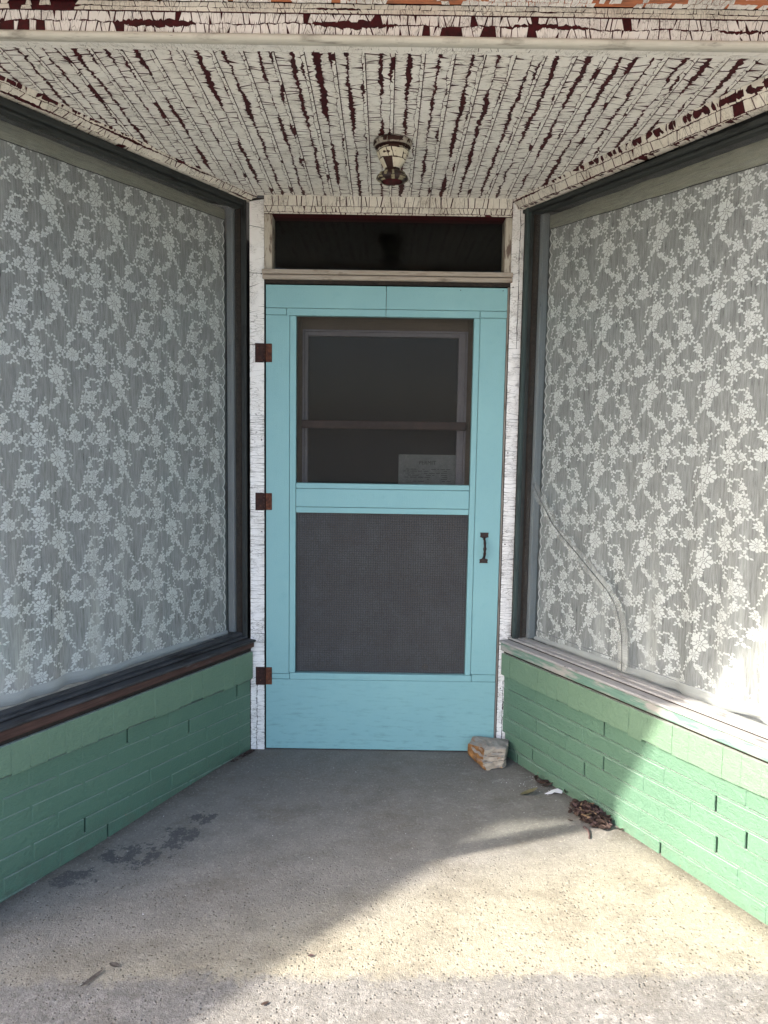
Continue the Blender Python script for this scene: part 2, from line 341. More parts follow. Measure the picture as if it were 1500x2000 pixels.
def prism(mb, fm, U, V, H, mi=0, b=0.0, grain=2):
    off = (random.random() * 5, random.random() * 5)
    def uvof(p):
        q = list(p); g = q.pop(grain); return (q[0] + q[1] + off[0], g + off[1])
    if b <= 0:
        P = [(0, 0, 0), (U, 0, 0), (U, V, 0), (0, V, 0), (0, 0, H), (U, 0, H), (U, V, H), (0, V, H)]; fs = BF
    else:
        b = min(b, U * .4, V * .4, H * .4)
        P = []; idx = {}
        for sx in (0, 1):
            for sy in (0, 1):
                for sz in (0, 1):
                    c = [U * sx, V * sy, H * sz]; d = [b if k == 0 else -b for k in (sx, sy, sz)]
                    for ax in range(3):
                        q = [c[k] + (d[k] if k != ax else 0) for k in range(3)]
                        idx[(sx, sy, sz, ax)] = len(P); P.append(tuple(q))
        fs = []
        def quad(ids):
            c = [sum(P[i][k] for i in ids) / len(ids) for k in range(3)]; n = Vector((0, 0, 0))
            for i in range(len(ids)):
                n += Vector(P[ids[i]]).cross(Vector(P[ids[(i + 1) % len(ids)]]))
            if n.dot(Vector(c) - Vector((U / 2, V / 2, H / 2))) < 0: ids = ids[::-1]
            fs.append(tuple(ids))
        for ax in range(3):
            o1, o2 = [k for k in range(3) if k != ax]
            for s_ in (0, 1):
                ids = []
                for a, c in ((0, 0), (1, 0), (1, 1), (0, 1)):
                    k = [0, 0, 0]; k[ax] = s_; k[o1] = a; k[o2] = c; ids.append(idx[(k[0], k[1], k[2], ax)])
                quad(ids)
            for a in (0, 1):
                for c in (0, 1):
                    k0 = [0, 0, 0]; k0[o1] = a; k0[o2] = c; k1 = list(k0); k1[ax] = 1
                    quad([idx[(*k0, o1)], idx[(*k1, o1)], idx[(*k1, o2)], idx[(*k0, o2)]])
        for sx in (0, 1):
            for sy in (0, 1):
                for sz in (0, 1): quad([idx[(sx, sy, sz, k)] for k in range(3)])
    mb.add([fm(*p) for p in P], fs, [uvof(p) for p in P], mi)
def plate(name, mat, parent, *a, b=.001, grain='z', label=None):
    mb = MB(); box(mb, *a, b=b, grain=grain); o = mb.build(name, mat, parent)
    if label: o['label'] = label
    return o
def tube(mb, pts, rad, n=8, mi=0, cap=True):
    pts = [Vector(p) for p in pts]; R = rad if isinstance(rad, (list, tuple)) else [rad] * len(pts)
    ring = []; P = []
    ref = Vector((0, 0, 1))
    for i, p in enumerate(pts):
        d = (pts[min(i + 1, len(pts) - 1)] - pts[max(i - 1, 0)]).normalized()
        a = d.cross(ref)
        if a.length < .1: a = d.cross(Vector((1, 0, 0)))
        a.normalize(); b = d.cross(a)
        for k in range(n): t = 2 * pi * k / n; P.append(p + (a * cos(t) + b * sin(t)) * R[i])
    f = [(i * n + k, i * n + (k + 1) % n, (i + 1) * n + (k + 1) % n, (i + 1) * n + k) for i in range(len(pts) - 1) for k in range(n)]
    if cap: f += [tuple(range(n))[::-1], tuple(range((len(pts) - 1) * n, len(pts) * n))]
    mb.add(P, f, None, mi)
def lathe(mb, c, prof, n=32, mi=0, wob=0):
    P = []; f = []
    for (r, z) in prof:
        for k in range(n):
            t = 2 * pi * k / n; rr = r * (1 + wob * mn.noise(Vector((cos(t) * 2, sin(t) * 2, z * 40)))); P.append((c[0] + rr * cos(t), c[1] + rr * sin(t), c[2] + z))
    for i in range(len(prof) - 1):
        for k in range(n): f.append((i * n + k, i * n + (k + 1) % n, (i + 1) * n + (k + 1) % n, (i + 1) * n + k))
    mb.add(P, f, [(math.atan2(p[1] - c[1], p[0] - c[0]) * .05, p[2]) for p in P], mi)

# ------------------------------------------------------------------ cracked paint film as real flakes
rnd = random.uniform
def flakes(mb, fm, U, V, cols=(0., 1.), row=.03, crack=None, hgt=.0012, miss=.01, jag=.0006, jagc=.0018, xgap=.0010, notch=.35, wander=.003, vary=.5, rowf=None, part=.25, edge0=0., uvo=None, missf=None, nw=1.):
    """fm(u,v,h)->Vector. Flakes fill [0,U]x[0,V]; v runs along the grain."""
    sd = random.random() * 100; uo = uvo or (random.random() * 9, random.random() * 9)
    def bnd(k, v):
        c = cols[k] * U
        if 0 < k < len(cols) - 1: c += wander * (mn.noise(Vector((sd + k * 7, v * 9, 0))) + .6 * mn.noise(Vector((sd + k * 7, v * 31, 3))))
        return c
    def wid(k, v):
        if k in (0, len(cols) - 1): return 0.
        return max(.0004, crack(k, v)) if crack else .0012
    for c in range(len(cols) - 1):
        v = -rnd(0, row * .5); slant = rnd(-.15, .15) * row
        g0 = (xgap, xgap)
        while v < V:
            r = rowf(v) if rowf else row
            dv = r * rnd(1 - vary, 1 + vary * 1.2)
            if V - (v + dv) < r * .35: dv = V - v + .0001
            s1 = rnd(-.22, .22) * r
            e = rnd(.25, 1.6) * xgap
            g1 = (e, e) if random.random() > part else ((e * 1.9, 0) if random.random() < .5 else (0, e * 1.9))
            va, vb = v, v + dv
            ms = miss if missf is None else missf(c, v)
            if random.random() > ms:
                n = max(2, int(dv / .007)); n = min(n, 7)
                L = []; R = []
                for i in range(n + 1):
                    t = i / n
                    vl = va + slant + g0[0] / 2 + (dv - (g0[0] + g1[0]) / 2 + (s1 - slant)) * t
                    vr = va - slant + g0[1] / 2 + (dv - (g0[1] + g1[1]) / 2 + (slant - s1)) * t
                    wl, wr = wid(c, vl), wid(c + 1, vr)
                    jl = jag if c == 0 else jag + (jagc * min(1., wl / .003)); jr = jag if c == len(cols) - 2 else jag + (jagc * min(1, wr / .003))
                    L.append((bnd(c, vl) + wl / 2 + rnd(-.3, 1) * jl, vl)); R.append((bnd(c + 1, vr) - wr / 2 - rnd(-.3, 1) * jr, vr))
                uw = R[0][0] - L[0][0]
                if uw > .004:
                    def nt_(side, lst, sgn):
                        out = [lst[0]]
                        for i in range(1, len(lst)):
                            a, b = lst[i - 1], lst[i]
                            if random.random() < notch * (b[1] - a[1]) / .012 and uw > .012 and b[1] - a[1] > .003:
                                m = (a[1] + b[1]) / 2; d = rnd(.15, .55) * uw; w_ = rnd(.0004, .0011) * nw
                                mu = (a[0] + b[0]) / 2
                                out += [(mu, m - w_), (mu + sgn * d, m + rnd(-.0012, .0012)), (mu, m + w_)]
                            out.append(b)
                        return out
                    L2 = nt_(0, L, 1); R2 = nt_(1, R, -1)
                    poly = L2 + R2[::-1]
                    poly = [(min(max(p[0], 0), U), min(max(p[1], 0), V)) for p in poly]
                    h = hgt * rnd(.6, 1.35); tu, tv = rnd(-.5, .5) * hgt, rnd(-.5, .5) * hgt
                    cu = sum(p[0] for p in poly) / len(poly); cv = sum(p[1] for p in poly) / len(poly)
                    m_ = len(poly)
                    top = [fm(p[0], p[1], h + tu * (p[0] - cu) / uw * 1.2 + tv * (p[1] - cv) / dv * 1.2) for p in poly]
                    bot = [fm(p[0], p[1], 0) for p in poly]
                    uvs = [(p[0] + uo[0], p[1] + uo[1]) for p in poly] * 2
                    fs = [tuple(range(m_))] + [((i + 1) % m_, i, m_ + i, m_ + (i + 1) % m_) for i in range(m_)]
                    mb.add(top + bot, fs, uvs)
            v = vb; slant = s1; g0 = g1
def frame(o, u, v):
    o = Vector(o); u = Vector(u).normalized(); v = Vector(v).normalized(); n = u.cross(v)
    return lambda a, b, h: o + u * a + v * b + n * h

# ------------------------------------------------------------------ wall coordinates
AL, AR = .5011, .4487
WO = {'L': Vector((-.0663, 0, 0)), 'R': Vector((1.0659, 0, 0))}
WD = {'L': Vector((-sin(AL), -cos(AL), 0)), 'R': Vector((sin(AR), -cos(AR), 0))}
WN = {'L': Vector((cos(AL), -sin(AL), 0)), 'R': Vector((-cos(AR), -sin(AR), 0))}
SEND = 1.550
def W(side, s, o, z):
    p = WO[side] + WD[side] * s + WN[side] * o; return Vector((p.x, p.y, z))
def lin(a, b): return lambda s: a + (b - a) * s / 1.3
def wbox(mb, side, s0, s1, o0, o1, zb, zt, mi=0, b=.0015, grain=0):
    """member running along the wall, zb/zt functions of s or numbers"""
    fb = zb if callable(zb) else (lambda s: zb); ft = zt if callable(zt) else (lambda s: zt)
    H0 = ft(s0) - fb(s0)
    def fm(u, v, h):
        s = s0 + u; t = h / H0; o = o0 + v
        return W(side, s, o, fb(s) + (ft(s) - fb(s)) * t)
    prism(mb, fm, s1 - s0, o1 - o0, H0, mi, b, grain)
def wpart(name, mat, parent, side, *a, label=None, **k):
    mb = MB(); wbox(mb, side, *a, **k); o = mb.build(name, mat, parent)
    if side == 'L' and False: pass
    if label: o['label'] = label
    return o

# ================================================================== SETTING: floor, pavement, road
def floorz(x, y):
    a = min(max(-y / .8, 0), 1); a = a * a * (3 - 2 * a)
    yy = max(y, -3.0); xx = min(max(x, -1.6), 2.6)
    return a * (.0131 * yy + .037 * (xx - .5) * .75)
mb = MB(); xs = [-12, -6, -3, -2, -1.6] + [-1.6 + i * .1 for i in range(1, 43)] + [3.2, 4, 6, 12]; ys = [.10, .05, 0] + [-.1 * i for i in range(1, 31)] + [-3.6]
P = [(x, y, floorz(x, y)) for y in ys for x in xs]; nx = len(xs)
mb.add(P, [(j * nx + i, (j + 1) * nx + i, (j + 1) * nx + i + 1, j * nx + i + 1) for j in range(len(ys) - 1) for i in range(nx - 1)])
tag(mb.build('floor', M['floor']), kind='structure')
mb = MB(); box(mb, -60, 60, -3.75, -3.6, -.25, -.035, grain='x'); tag(mb.build('kerb', M['floor']), kind='structure')
mb = MB(); mb.add([(-300, -300, -.17), (300, -300, -.17), (300, -3.7, -.17), (-300, -3.7, -.17)], [(0, 1, 2, 3)]); tag(mb.build('road', M['asphalt']), kind='structure')
mb = MB(); mb.add([(-300, .6, -.2), (300, .6, -.2), (300, 300, -.2), (-300, 300, -.2)], [(0, 1, 2, 3)]); tag(mb.build('ground', M['asphalt']), kind='structure')

# ================================================================== CEILING
def zc(y): return 2.407 - .018 * y
YF = -1.19
ceil = thing('ceiling', None, None, (.5, -.6, 2.43)); ceil['kind'] = 'structure'
pitch = .0805
x = -.066 - .5478 * 1.3 - .06; k = 0
while x < 1.066 + .4819 * 1.3 + .1:
    xl, xr = x, x + pitch
    # board begins where the side wall line crosses it
    yb = 0.0
    if xr < -.066: yb = -(-xr - .066) / .5478
    if xl > 1.066: yb = -(xl - 1.066) / .4819
    yb = min(yb + .03, -.012) if yb < 0 else -.012
    Lb = yb - YF
    if Lb > .06:
        bm = MB()
        def fb(u, v, h, xl=xl, yb=yb): return Vector((xl + .001 + u, yb - v, zc(yb - v) + .012 - h))
        prism(bm, fb, pitch - .0009, Lb, .012, 0, .0012, 1)
        bo = bm.build('ceiling_board', M['red'], ceil)
        fl = MB()
        heavy = rnd(.65, 1.3) if random.random() > .12 else .15
        c0 = rnd(.36, .56); sd = random.random() * 50
        def crack(kk, v, heavy=heavy, sd=sd):
            if kk == 1:
                a = mn.noise(Vector((sd, v * 4.2, 1))) * 1.6 + .36
                return .0009 + max(0, a) * .0110 * heavy
            return .0004 + max(0, mn.noise(Vector((sd, v * 7, 9))) - .15) * .009
        def fm(u, v, h, xl=xl, yb=yb): return Vector((xl + .0012 + u, yb - v, zc(yb - v) - h))
        flakes(fl, fm, pitch - .0022, Lb, (0., c0, .87, 1.), .033, crack, .0005, .0, .0009, .0054, .0046, .9, .0065, .75, None, .45, nw=2.3)
        f_ = fl.build('paint_flakes', M['paint'], bo); f_['kind'] = 'stuff'
    x += pitch; k += 1
# board backing so that no light comes through the joints
mb = MB(); mb.add([(-1.2, 0.0, 2.432), (2.2, 0, 2.432), (2.2, -1.235, 2.455), (-1.2, -1.235, 2.455), (-1.2, 0, 2.46), (2.2, 0, 2.46), (2.2, -1.235, 2.48), (-1.2, -1.235, 2.48)], BF)
mb.build('ceiling_backing', M['gapwood'], ceil)
# flat trim strip along the front of the ceiling, cracked at a slant
mb = MB(); prism(mb, lambda u, v, h: Vector((-1.1 + u, -1.186 - v, 2.4405 - h)), 3.3, .040, .014, 0, .001, 0)
tr = mb.build('soffit_trim', M['red'], ceil)
fl = MB()
def fm(u, v, h): return Vector((-1.1 + v + (u - .02) * (.6 * ((-1.1 + v) - .5)), -1.187 - u, 2.4265 - h))
flakes(fl, fm, .038, 3.3, (0, .35, 1.), .040, lambda k, v: .0006 + max(0, mn.noise(Vector((v * 3, 5, 5))) - .1) * .004, .0009, 0.0, .0003, .001, .0011, .3, .003, .6, None, .5)
fl.build('paint_flakes', M['paint'], tr)['kind'] = 'stuff'

def moulding(name, parent, P0, P1, prof, mat_base, mat_fl, cols, row, crack, miss, length_noise=0, xgap=.0022, hgt=.0016, **kw):
    """strip along P0->P1; prof = list of (outward, z) points, flakes lie on the profile"""
    P0 = Vector(P0); P1 = Vector(P1); D = (P1 - P0); Ln = D.length; D.normalize()
    out = Vector((D.y, -D.x, 0)).normalized() if kw.pop('flip', False) else Vector((-D.y, D.x, 0)).normalized()
    acc = [0]
    for a, b in zip(prof, prof[1:]): acc.append(acc[-1] + hypot(b[0] - a[0], b[1] - a[1]))
    T = acc[-1]
    def pt(u, v, h):
        i = 0
        while i < len(acc) - 2 and u > acc[i + 1]: i += 1
        t = (u - acc[i]) / (acc[i + 1] - acc[i]); a, b = prof[i], prof[i + 1]
        nx_, nz_ = (b[1] - a[1]), -(b[0] - a[0]); l = hypot(nx_, nz_)
        if kw_flipn: nx_, nz_ = -nx_, -nz_
        return P0 + D * v + out * (a[0] + (b[0] - a[0]) * t + nx_ / l * h) + Vector((0, 0, a[1] + (b[1] - a[1]) * t + nz_ / l * h))
    kw_flipn = kw.pop('flipn', False)
    mb = MB(); nseg = 12
    us = [acc[i] for i in range(len(acc))]
    P = [pt(u, Ln * j / nseg, 0) for j in range(nseg + 1) for u in us]; m = len(us)
    fs = [(j * m + i, (j + 1) * m + i, (j + 1) * m + i + 1, j * m + i + 1) for j in range(nseg) for i in range(m - 1)]
    mb.add(P, fs, [(u, Ln * j / nseg) for j in range(nseg + 1) for u in us])
    o = mb.build(name, mat_base, parent)
    fl = MB(); flakes(fl, pt, T, Ln, cols, row, crack, hgt, miss, xgap=xgap, **kw)
    f = fl.build('paint_flakes', mat_fl, o); f['kind'] = 'stuff'
    return o
# chunky cracked mouldings where ceiling meets the window walls
for side in 'LR':
    o0 = W(side, -.02, 0, 0); o1 = W(side, 1.40, 0, 0)
    zb = 2.389 if side == 'L' else 2.367
    dz = (0 if side == 'L' else -.030)
    # follow the slope of the window head
    prof = [(-.022, zb - 2.4), (.004, zb - 2.4 + .002), (.020, 2.4015 - 2.4), (.030, .012), (.034, .020), (.036, .034)]
    P0 = o0 + Vector((0, 0, 2.4)); P1 = o1 + Vector((0, 0, 2.4 + (.006 if side == 'L' else -.012)))
    moulding('moulding', ceil, P0, P1, prof, M['red'], M['paintc'], (0, .30, .62, 1), .026,
             lambda k, v: (.0012 + max(0, mn.noise(Vector((v * 5, k * 9, 2 if side == 'R' else 12.3))) + .02) * (.024 if k == 1 else .008)), .01,
             flip=(side == 'R'), xgap=.0034, hgt=.0018, jagc=.002, notch=.5, wander=.004, part=.15, vary=.55)

# ================================================================== FASCIA BEAM across the front
beam = thing('fascia_beam', 'horizontal beam across the top of the entrance with white paint cracked over dark red', 'beam', (.5, -1.25, 2.46))
mb = MB(); box(mb, -1.3, 2.4, -1.262, -1.225, 2.430, 2.62, b=.001, grain='x'); core = mb.build('beam_board', M['red'], beam)
fl = MB()
def missF(c, v):
    n = mn.noise(Vector((v * 2.3, c * 5, 4)))
    if c == 0: return .03 + (.35 if n > .12 else 0)
    if c == 1: return .03 + (.12 if n > .2 else 0)
    return .05
def fm(u, v, h): return Vector((-1.2 + v, -1.2622 - h - .004 * (u / .07) ** 2 * 0, 2.4315 + u))
flakes(fl, fm, .049, 3.5, (0, .5, 1.), .019, lambda k, v: .0010 + max(0, mn.noise(Vector((v * 4, k, 2))) - .02) * .026, .0014, 0, .0012, .0045, .0026, .8, .006, .5, None, .3, missf=missF)
fl.build('paint_flakes', M['paintw'], core)['kind'] = 'stuff'
# cove above, slightly proud, with broken-out pieces
mb = MB(); prism(mb, lambda u, v, h: Vector((-1.3 + u, -1.2625 - v, 2.4815 + h)), 3.7, .003, .020, 0, .001, 0); cove = mb.build('cove_strip', M['red'], beam)
fl = MB()
def fm(u, v, h): return Vector((-1.2 + v, -1.2660 - h - .002 * u / .02, 2.482 + u))
def missC(c, v):
    x_ = -1.2 + v; n = mn.noise(Vector((v * 3.1, 1, 8)))
    return (.75 if (n > .18 and x_ < .55) else .03) if c == 1 else (.55 if (n > .24 and x_ < .5) else .03)
flakes(fl, fm, .0205, 3.5, (0, .45, 1.), .019, lambda k, v: .0008 + max(0, mn.noise(Vector((v * 6, k, 7)))) * .004, .0020, 0, .0006, .002, .0015, .6, .003, .6, None, .3, missf=missC)
fl.build('paint_flakes', M['paintc'], cove)['kind'] = 'stuff'
# rounded lip below
mb = MB()
pr = [(-1.228, 2.4305), (-1.228, 2.424), (-1.235, 2.4185), (-1.258, 2.4170), (-1.266, 2.4195), (-1.2695, 2.4245), (-1.2690, 2.4300), (-1.262, 2.4312)]
N = 60; P = []
for j in range(N + 1):
    xx = -1.3 + 3.7 * j / N
    for (y_, z_) in pr: P.append((xx, y_ + .0006 * mn.noise(Vector((xx * 9, y_ * 50, 1))), z_ + .0008 * mn.noise(Vector((xx * 7, y_ * 90, 4)))))
m = len(pr)
mb.add(P, [(j * m + i, j * m + i + 1, (j + 1) * m + i + 1, (j + 1) * m + i) for j in range(N) for i in range(m - 1)], [(p[1] + p[2], p[0]) for p in P])
mb.build('bead_moulding', m_wood('worn_bead_paint', (.52, .50, .43), (.62, .60, .53), (.30, .28, .24), 1.3, (.55, .68)), beam, smooth=True)

# projecting canopy above (its peeled orange underside shows at the very top)
can = thing('canopy', 'flat canopy above the beam with peeling white over orange red paint underneath', 'canopy', (.5, -1.5, 2.56))
mb = MB(); box(mb, -3.2, 4.2, -1.76, -1.263, 2.56, 2.68, b=.002, grain='x'); mb.build('canopy_slab', M['facade'], can)
mb = MB(); box(mb, -3.2, 4.2, -1.36, -1.274, 2.503, 2.515, b=.001, grain='x'); sof = mb.build('soffit_board', M['orange'], can)
mb = MB(); box(mb, -3.2, 4.2, -1.755, -1.362, 2.515, 2.527, b=.001, grain='x'); mb.build('soffit_board', M['orange'], can)
mb = MB(); box(mb, -3.2, 4.2, -1.79, -1.76, 2.50, 2.70, b=.002, grain='x'); mb.build('canopy_edge', M['facade'], can)
fl = MB()
def fm(u, v, h): return Vector((-1.2 + v, -1.2735 - u * 0 - h, 2.502 + u))
def fm(u, v, h): return Vector((-1.3 + v, -1.276 - u, 2.5025 - h))
def missO(c, v):
    n = mn.noise(Vector((v * 3, 3 + c * 4, 1))); return .8 if (n > -.02 and v > 1.8) else .12
flakes(fl, fm, .07, 3.7, (0, .25, .6, 1.), .013, lambda k, v: .0015, .0016, 0, .001, .003, .0016, .2, .006, .6, None, .2, missf=missO)
fl.build('paint_flakes', M['paintw'], sof)['kind'] = 'stuff'

# ================================================================== DOOR SURROUND
# posts either side of the door
def post(side, x0, x1, label):
    t = thing('door_post', label, 'post', ((x0 + x1) / 2, .03, 0), 'cracked white posts beside the door')
    mb = MB(); box(mb, x0, x1, 0.0, .10, -.02, 2.40, b=.002); b = mb.build('post_board', M['gapwood'], t)
    fl = MB(); top = 2.398
    def fm(u, v, h): return Vector((x0 + .0006 + u, -h, -.005 + v))
    def rowf(v):
        if v > 1.75: return .085
        if v > 1.55: return .035
        return .0125 if v < 1.5 else .02
    fl2 = MB()
    segs = [(0.0, .34), (.34, 1.50), (1.50, 1.80), (1.80, 2.40)]
    for (a, b_) in segs:
        rowl = {0.: .016, .34: .0115, 1.5: .03, 1.8: .085}[a]
        def fs(u, v, h, a=a): return fm(u, a + v, h)
        cols = (0, .45, 1.) if a == 0 else (0, 1.)
        if a == 1.8 and side == 'R': cols = (0., .64, 1.)
        flakes(fl, fs, x1 - x0 - .0012, b_ - a, cols, rowl, lambda k, v: .0012 + max(0, mn.noise(Vector((v * 20, 2, side == 'L')))) * .004, .0012, .0, .0010 if a < 1.7 else .0005, .002, .0009 if a < 1.7 else .0013, .8 if a < 1.5 else .12, .004, .65, None, .62)
    fl.build('paint_flakes', M['paintw'], b)['kind'] = 'stuff'
    # side returns facing the door / the shop windows
    for yy in (.3, .95, 1.35, 2.05):
        m2 = MB(); xx = x1 - .012 if side == 'L' else x0 + .012
        lathe_y(m2, (xx, -.0016, yy + (.04 if side == 'L' else 0)), [(0, .0012), (.0022, .0010), (.003, 0)], 10); m2.build('nail_head', M['rustd'], t)
    return t
def lathe_y(mb, c, prof, n=12, mi=0):
    """small disc-like lathe around the -y axis"""
    P = []; f = []
    for (r, h) in prof:
        for k in range(n): a = 2 * pi * k / n; P.append((c[0] + r * cos(a), c[1] - h, c[2] + r * sin(a)))
    for i in range(len(prof) - 1):
        for k in range(n): f.append((i * n + k, i * n + (k + 1) % n, (i + 1) * n + (k + 1) % n, (i + 1) * n + k))
    f.append(tuple(range(n))); mb.add(P, f, None, mi)
pL = post('L', -.0655, -.003, 'tall narrow white cracked door post left of the aqua door, carrying three rusty hinges')
pR = post('R', 1.0395, 1.094, 'tall white cracked door post right of the door, one long crack near its top')

# head trim below the ceiling, alligatored over dark red
head = thing('door_head_trim', 'narrow cracked white board over dark red between ceiling and transom window', 'trim', (.5, -.006, 2.365))
mb = MB(); box(mb, -.003, 1.0395, -.010, .10, 2.334, 2.4195, b=.001, grain='x'); hb = mb.build('trim_board', M['red'], head)
fl = MB()
def fm(u, v, h): return Vector((-.002 + v, -.0102 - h, 2.335 + u))
flakes(fl, fm, .031, 1.04, (0, .22, 1.), .021, lambda k, v: .0011 + .0012 * (mn.noise(Vector((v * 8, 1, 1))) + .5), .0014, .008, .0004, .0014, .0032, .35, .002, .5, None, .1)
def fm(u, v, h): return Vector((-.002 + v, -.0102 - h - .010 * (u / .048), 2.3675 + u))
flakes(fl, fm, .046, 1.04, (0, 1.), .024, None, .0014, .004, .0005, .0014, .0032, .35, .002, .5, None, .1)
fl.build('paint_flakes', M['paintc'], hb)['kind'] = 'stuff'

# transom window
trn = thing('transom_window', 'wide low transom window of dark glass above the aqua door', 'window', (.5, .03, 2.1))
plate('jamb_strip', M['jamb'], trn, -.0028, .030, -.004, .09, 2.1075, 2.3338)
plate('jamb_strip', M['jamb'], trn, 1.012, 1.0393, -.004, .09, 2.1075, 2.3338)
plate('transom_bar', M['barwood'], trn, -.0100, 1.0470, -.022, .09, 2.0885, 2.1070, b=.002, grain='x')
plate('transom_bar_lower', M['barwood'], trn, -.0100, 1.0470, -.012, .09, 2.0680, 2.0865, b=.002, grain='x')
plate('glass_pane', M['glassd'], trn, .0302, 1.0118, .045, .049, 2.1072, 2.3337, b=0)
plate('door_head', M['gapwood'], trn, -.0026, 1.0392, .004, .09, 2.052, 2.0678, grain='x')
plate('jamb_strip', M['barwood'], trn, 1.0308, 1.0390, .010, .09, .0, 2.0518, label='brown wooden edge strip right of the door')

# ------------------------------------------------------------------ screen door
door = thing('screen_door', 'aqua painted wooden screen door with two screened openings, closed', 'door', (.515, .017, 0))
T0, T1 = 0.0, .034
def dpart(name, x0, x1, z0, z1, dy=0.0, grain='z', label=None, g=.0009):
    return plate(name, M['door'], door, x0 + g, x1 - g, T0 - dy, T1, z0 + g, z1 - g, b=.0011, grain=grain, label=label)
dpart('top_rail', .003, .515, 1.950, 2.047, .0006, 'x'); dpart('top_rail', .515, 1.030, 1.950, 2.047, .0002, 'x')
dpart('top_rail_end', .003, .092, 1.921, 1.950, .0005, 'x'); dpart('top_rail_end', .915, 1.030, 1.921, 1.950, .0002, 'x')
dpart('stile', .003, .106, .352, 1.921, 0.); dpart('stile', .916, 1.029, .361, 1.921, .0006)
dpart('trim_strip', .092, .515, 1.919, 1.950, .0022, 'x'); dpart('trim_strip', .515, .915, 1.919, 1.950, .0016, 'x')
dpart('trim_strip', .106, .134, .357, 1.919, .0020); dpart('trim_strip', .890, .916, .357, 1.919, .0024)
dpart('trim_strip', .134, .890, 1.183, 1.207, .0018, 'x'); dpart('trim_strip', .134, .890, 1.076, 1.102, .0015, 'x')
dpart('mid_rail', .134, .890, 1.102, 1.183, .0002, 'x')
dpart('trim_strip', .109, .921, .327, .357, .0016, 'x')
mb = MB(); box(mb, .003, 1.029, -.0004, T1, .006, .3265, b=.0014, grain='x'); mb.build('bottom_rail', M['door'], door)
dpart('rail_corner', .003, .109, .3275, .352, .0); dpart('rail_corner', .921, 1.029, .3275, .361, .0)
# knot in the mid rail
mb = MB()
P = []; n = 20
for r, h in ((.0075, .0002), (.0068, .0009), (.006, .0002), (.0032, .0002), (.0026, .0008), (.0001, .0006)):
    for k_i in range(n): a = 2 * pi * k_i / n; P.append((.515 + r * cos(a), -.0004 - h, 1.150 + r * .8 * sin(a)))
mb.add(P, [(i * n + k_i, i * n + (k_i + 1) % n, (i + 1) * n + (k_i + 1) % n, (i + 1) * n + k_i) for i in range(5) for k_i in range(n)]); mb.build('wood_knot', M['door'], door)
for (x_, z_) in [(.02, 2.03), (.11, 1.93), (.125, 1.215), (.9, 1.19), (.83, 2.035), (1.01, 2.035), (.9, .37), (.125, .345)]:
    mb = MB(); lathe_y(mb, (x_, -.0004, z_), [(.0022, 0), (.0020, .0006)], 8); mb.build('nail_head', M['gapwood'], door)
# screens
def sheet(name, mat, parent, x0, x1, y, z0, z1, n=1):
    mb = MB(); nx_, nz_ = 24, 24
    P = [(x0 + (x1 - x0) * i / nx_, y + .003 * mn.noise(Vector((i * .25, j * .25, x0 * 9 + z0))), z0 + (z1 - z0) * j / nz_) for j in range(nz_ + 1) for i in range(nx_ + 1)]
    mb.add(P, [(j * (nx_ + 1) + i, j * (nx_ + 1) + i + 1, (j + 1) * (nx_ + 1) + i + 1, (j + 1) * (nx_ + 1) + i) for j in range(nz_) for i in range(nx_)], [(p[0], p[2]) for p in P])
    return mb.build(name, mat, parent, smooth=True)
sheet('insect_screen', M['scr'], door, .1345, .8895, .018, 1.2075, 1.918)
sheet('insect_screen', M['scrlow'], door, .1345, .8895, .018, .358, 1.0755)['label'] = 'lower screen, greyer and dustier'
mb = MB(); xw = .139
sp_ = .0105
def wave(a, b): return .0011 * mn.noise(Vector((a * 11, b * 11, 3))) + .0006 * mn.noise(Vector((a * 40, b * 3, 9)))
while xw < .886:
    pts = [(xw + wave(xw, z_ / 10 * .716 + .358), .0235, .3605 + (1.0735 - .3605) * z_ / 10) for z_ in range(11)]
    for a, b in zip(pts, pts[1:]):
        r = .0010
        mb.add([(a[0] - r, a[1], a[2]), (a[0] + r, a[1], a[2]), (b[0] + r, b[1], b[2]), (b[0] - r, b[1], b[2]), (a[0], a[1] - .0006, a[2]), (b[0], b[1] - .0006, b[2])], [(0, 4, 5, 3), (4, 1, 2, 5)])
    xw += sp_ * rnd(.93, 1.07)
zw_ = .364
while zw_ < 1.072:
    pts = [(.1365 + (.887 - .1365) * z_ / 10, .0245, zw_ + wave(zw_, z_ / 10 + 4)) for z_ in range(11)]
    for a, b in zip(pts, pts[1:]):
        r = .0010
        mb.add([(a[0], a[1], a[2] - r), (a[0], a[1], a[2] + r), (b[0], b[1], b[2] + r), (b[0], b[1], b[2] - r), (a[0], a[1] - .0006, a[2]), (b[0], b[1] - .0006, b[2])], [(0, 3, 5, 4), (4, 5, 2, 1)])
    zw_ += sp_ * rnd(.93, 1.07)
for v in range(len(mb.v)): mb.v[v] = (mb.v[v][0], mb.v[v][1] - .0125, mb.v[v][2])
mb.build('wire_mesh', M['wire'], door)['kind'] = 'stuff'

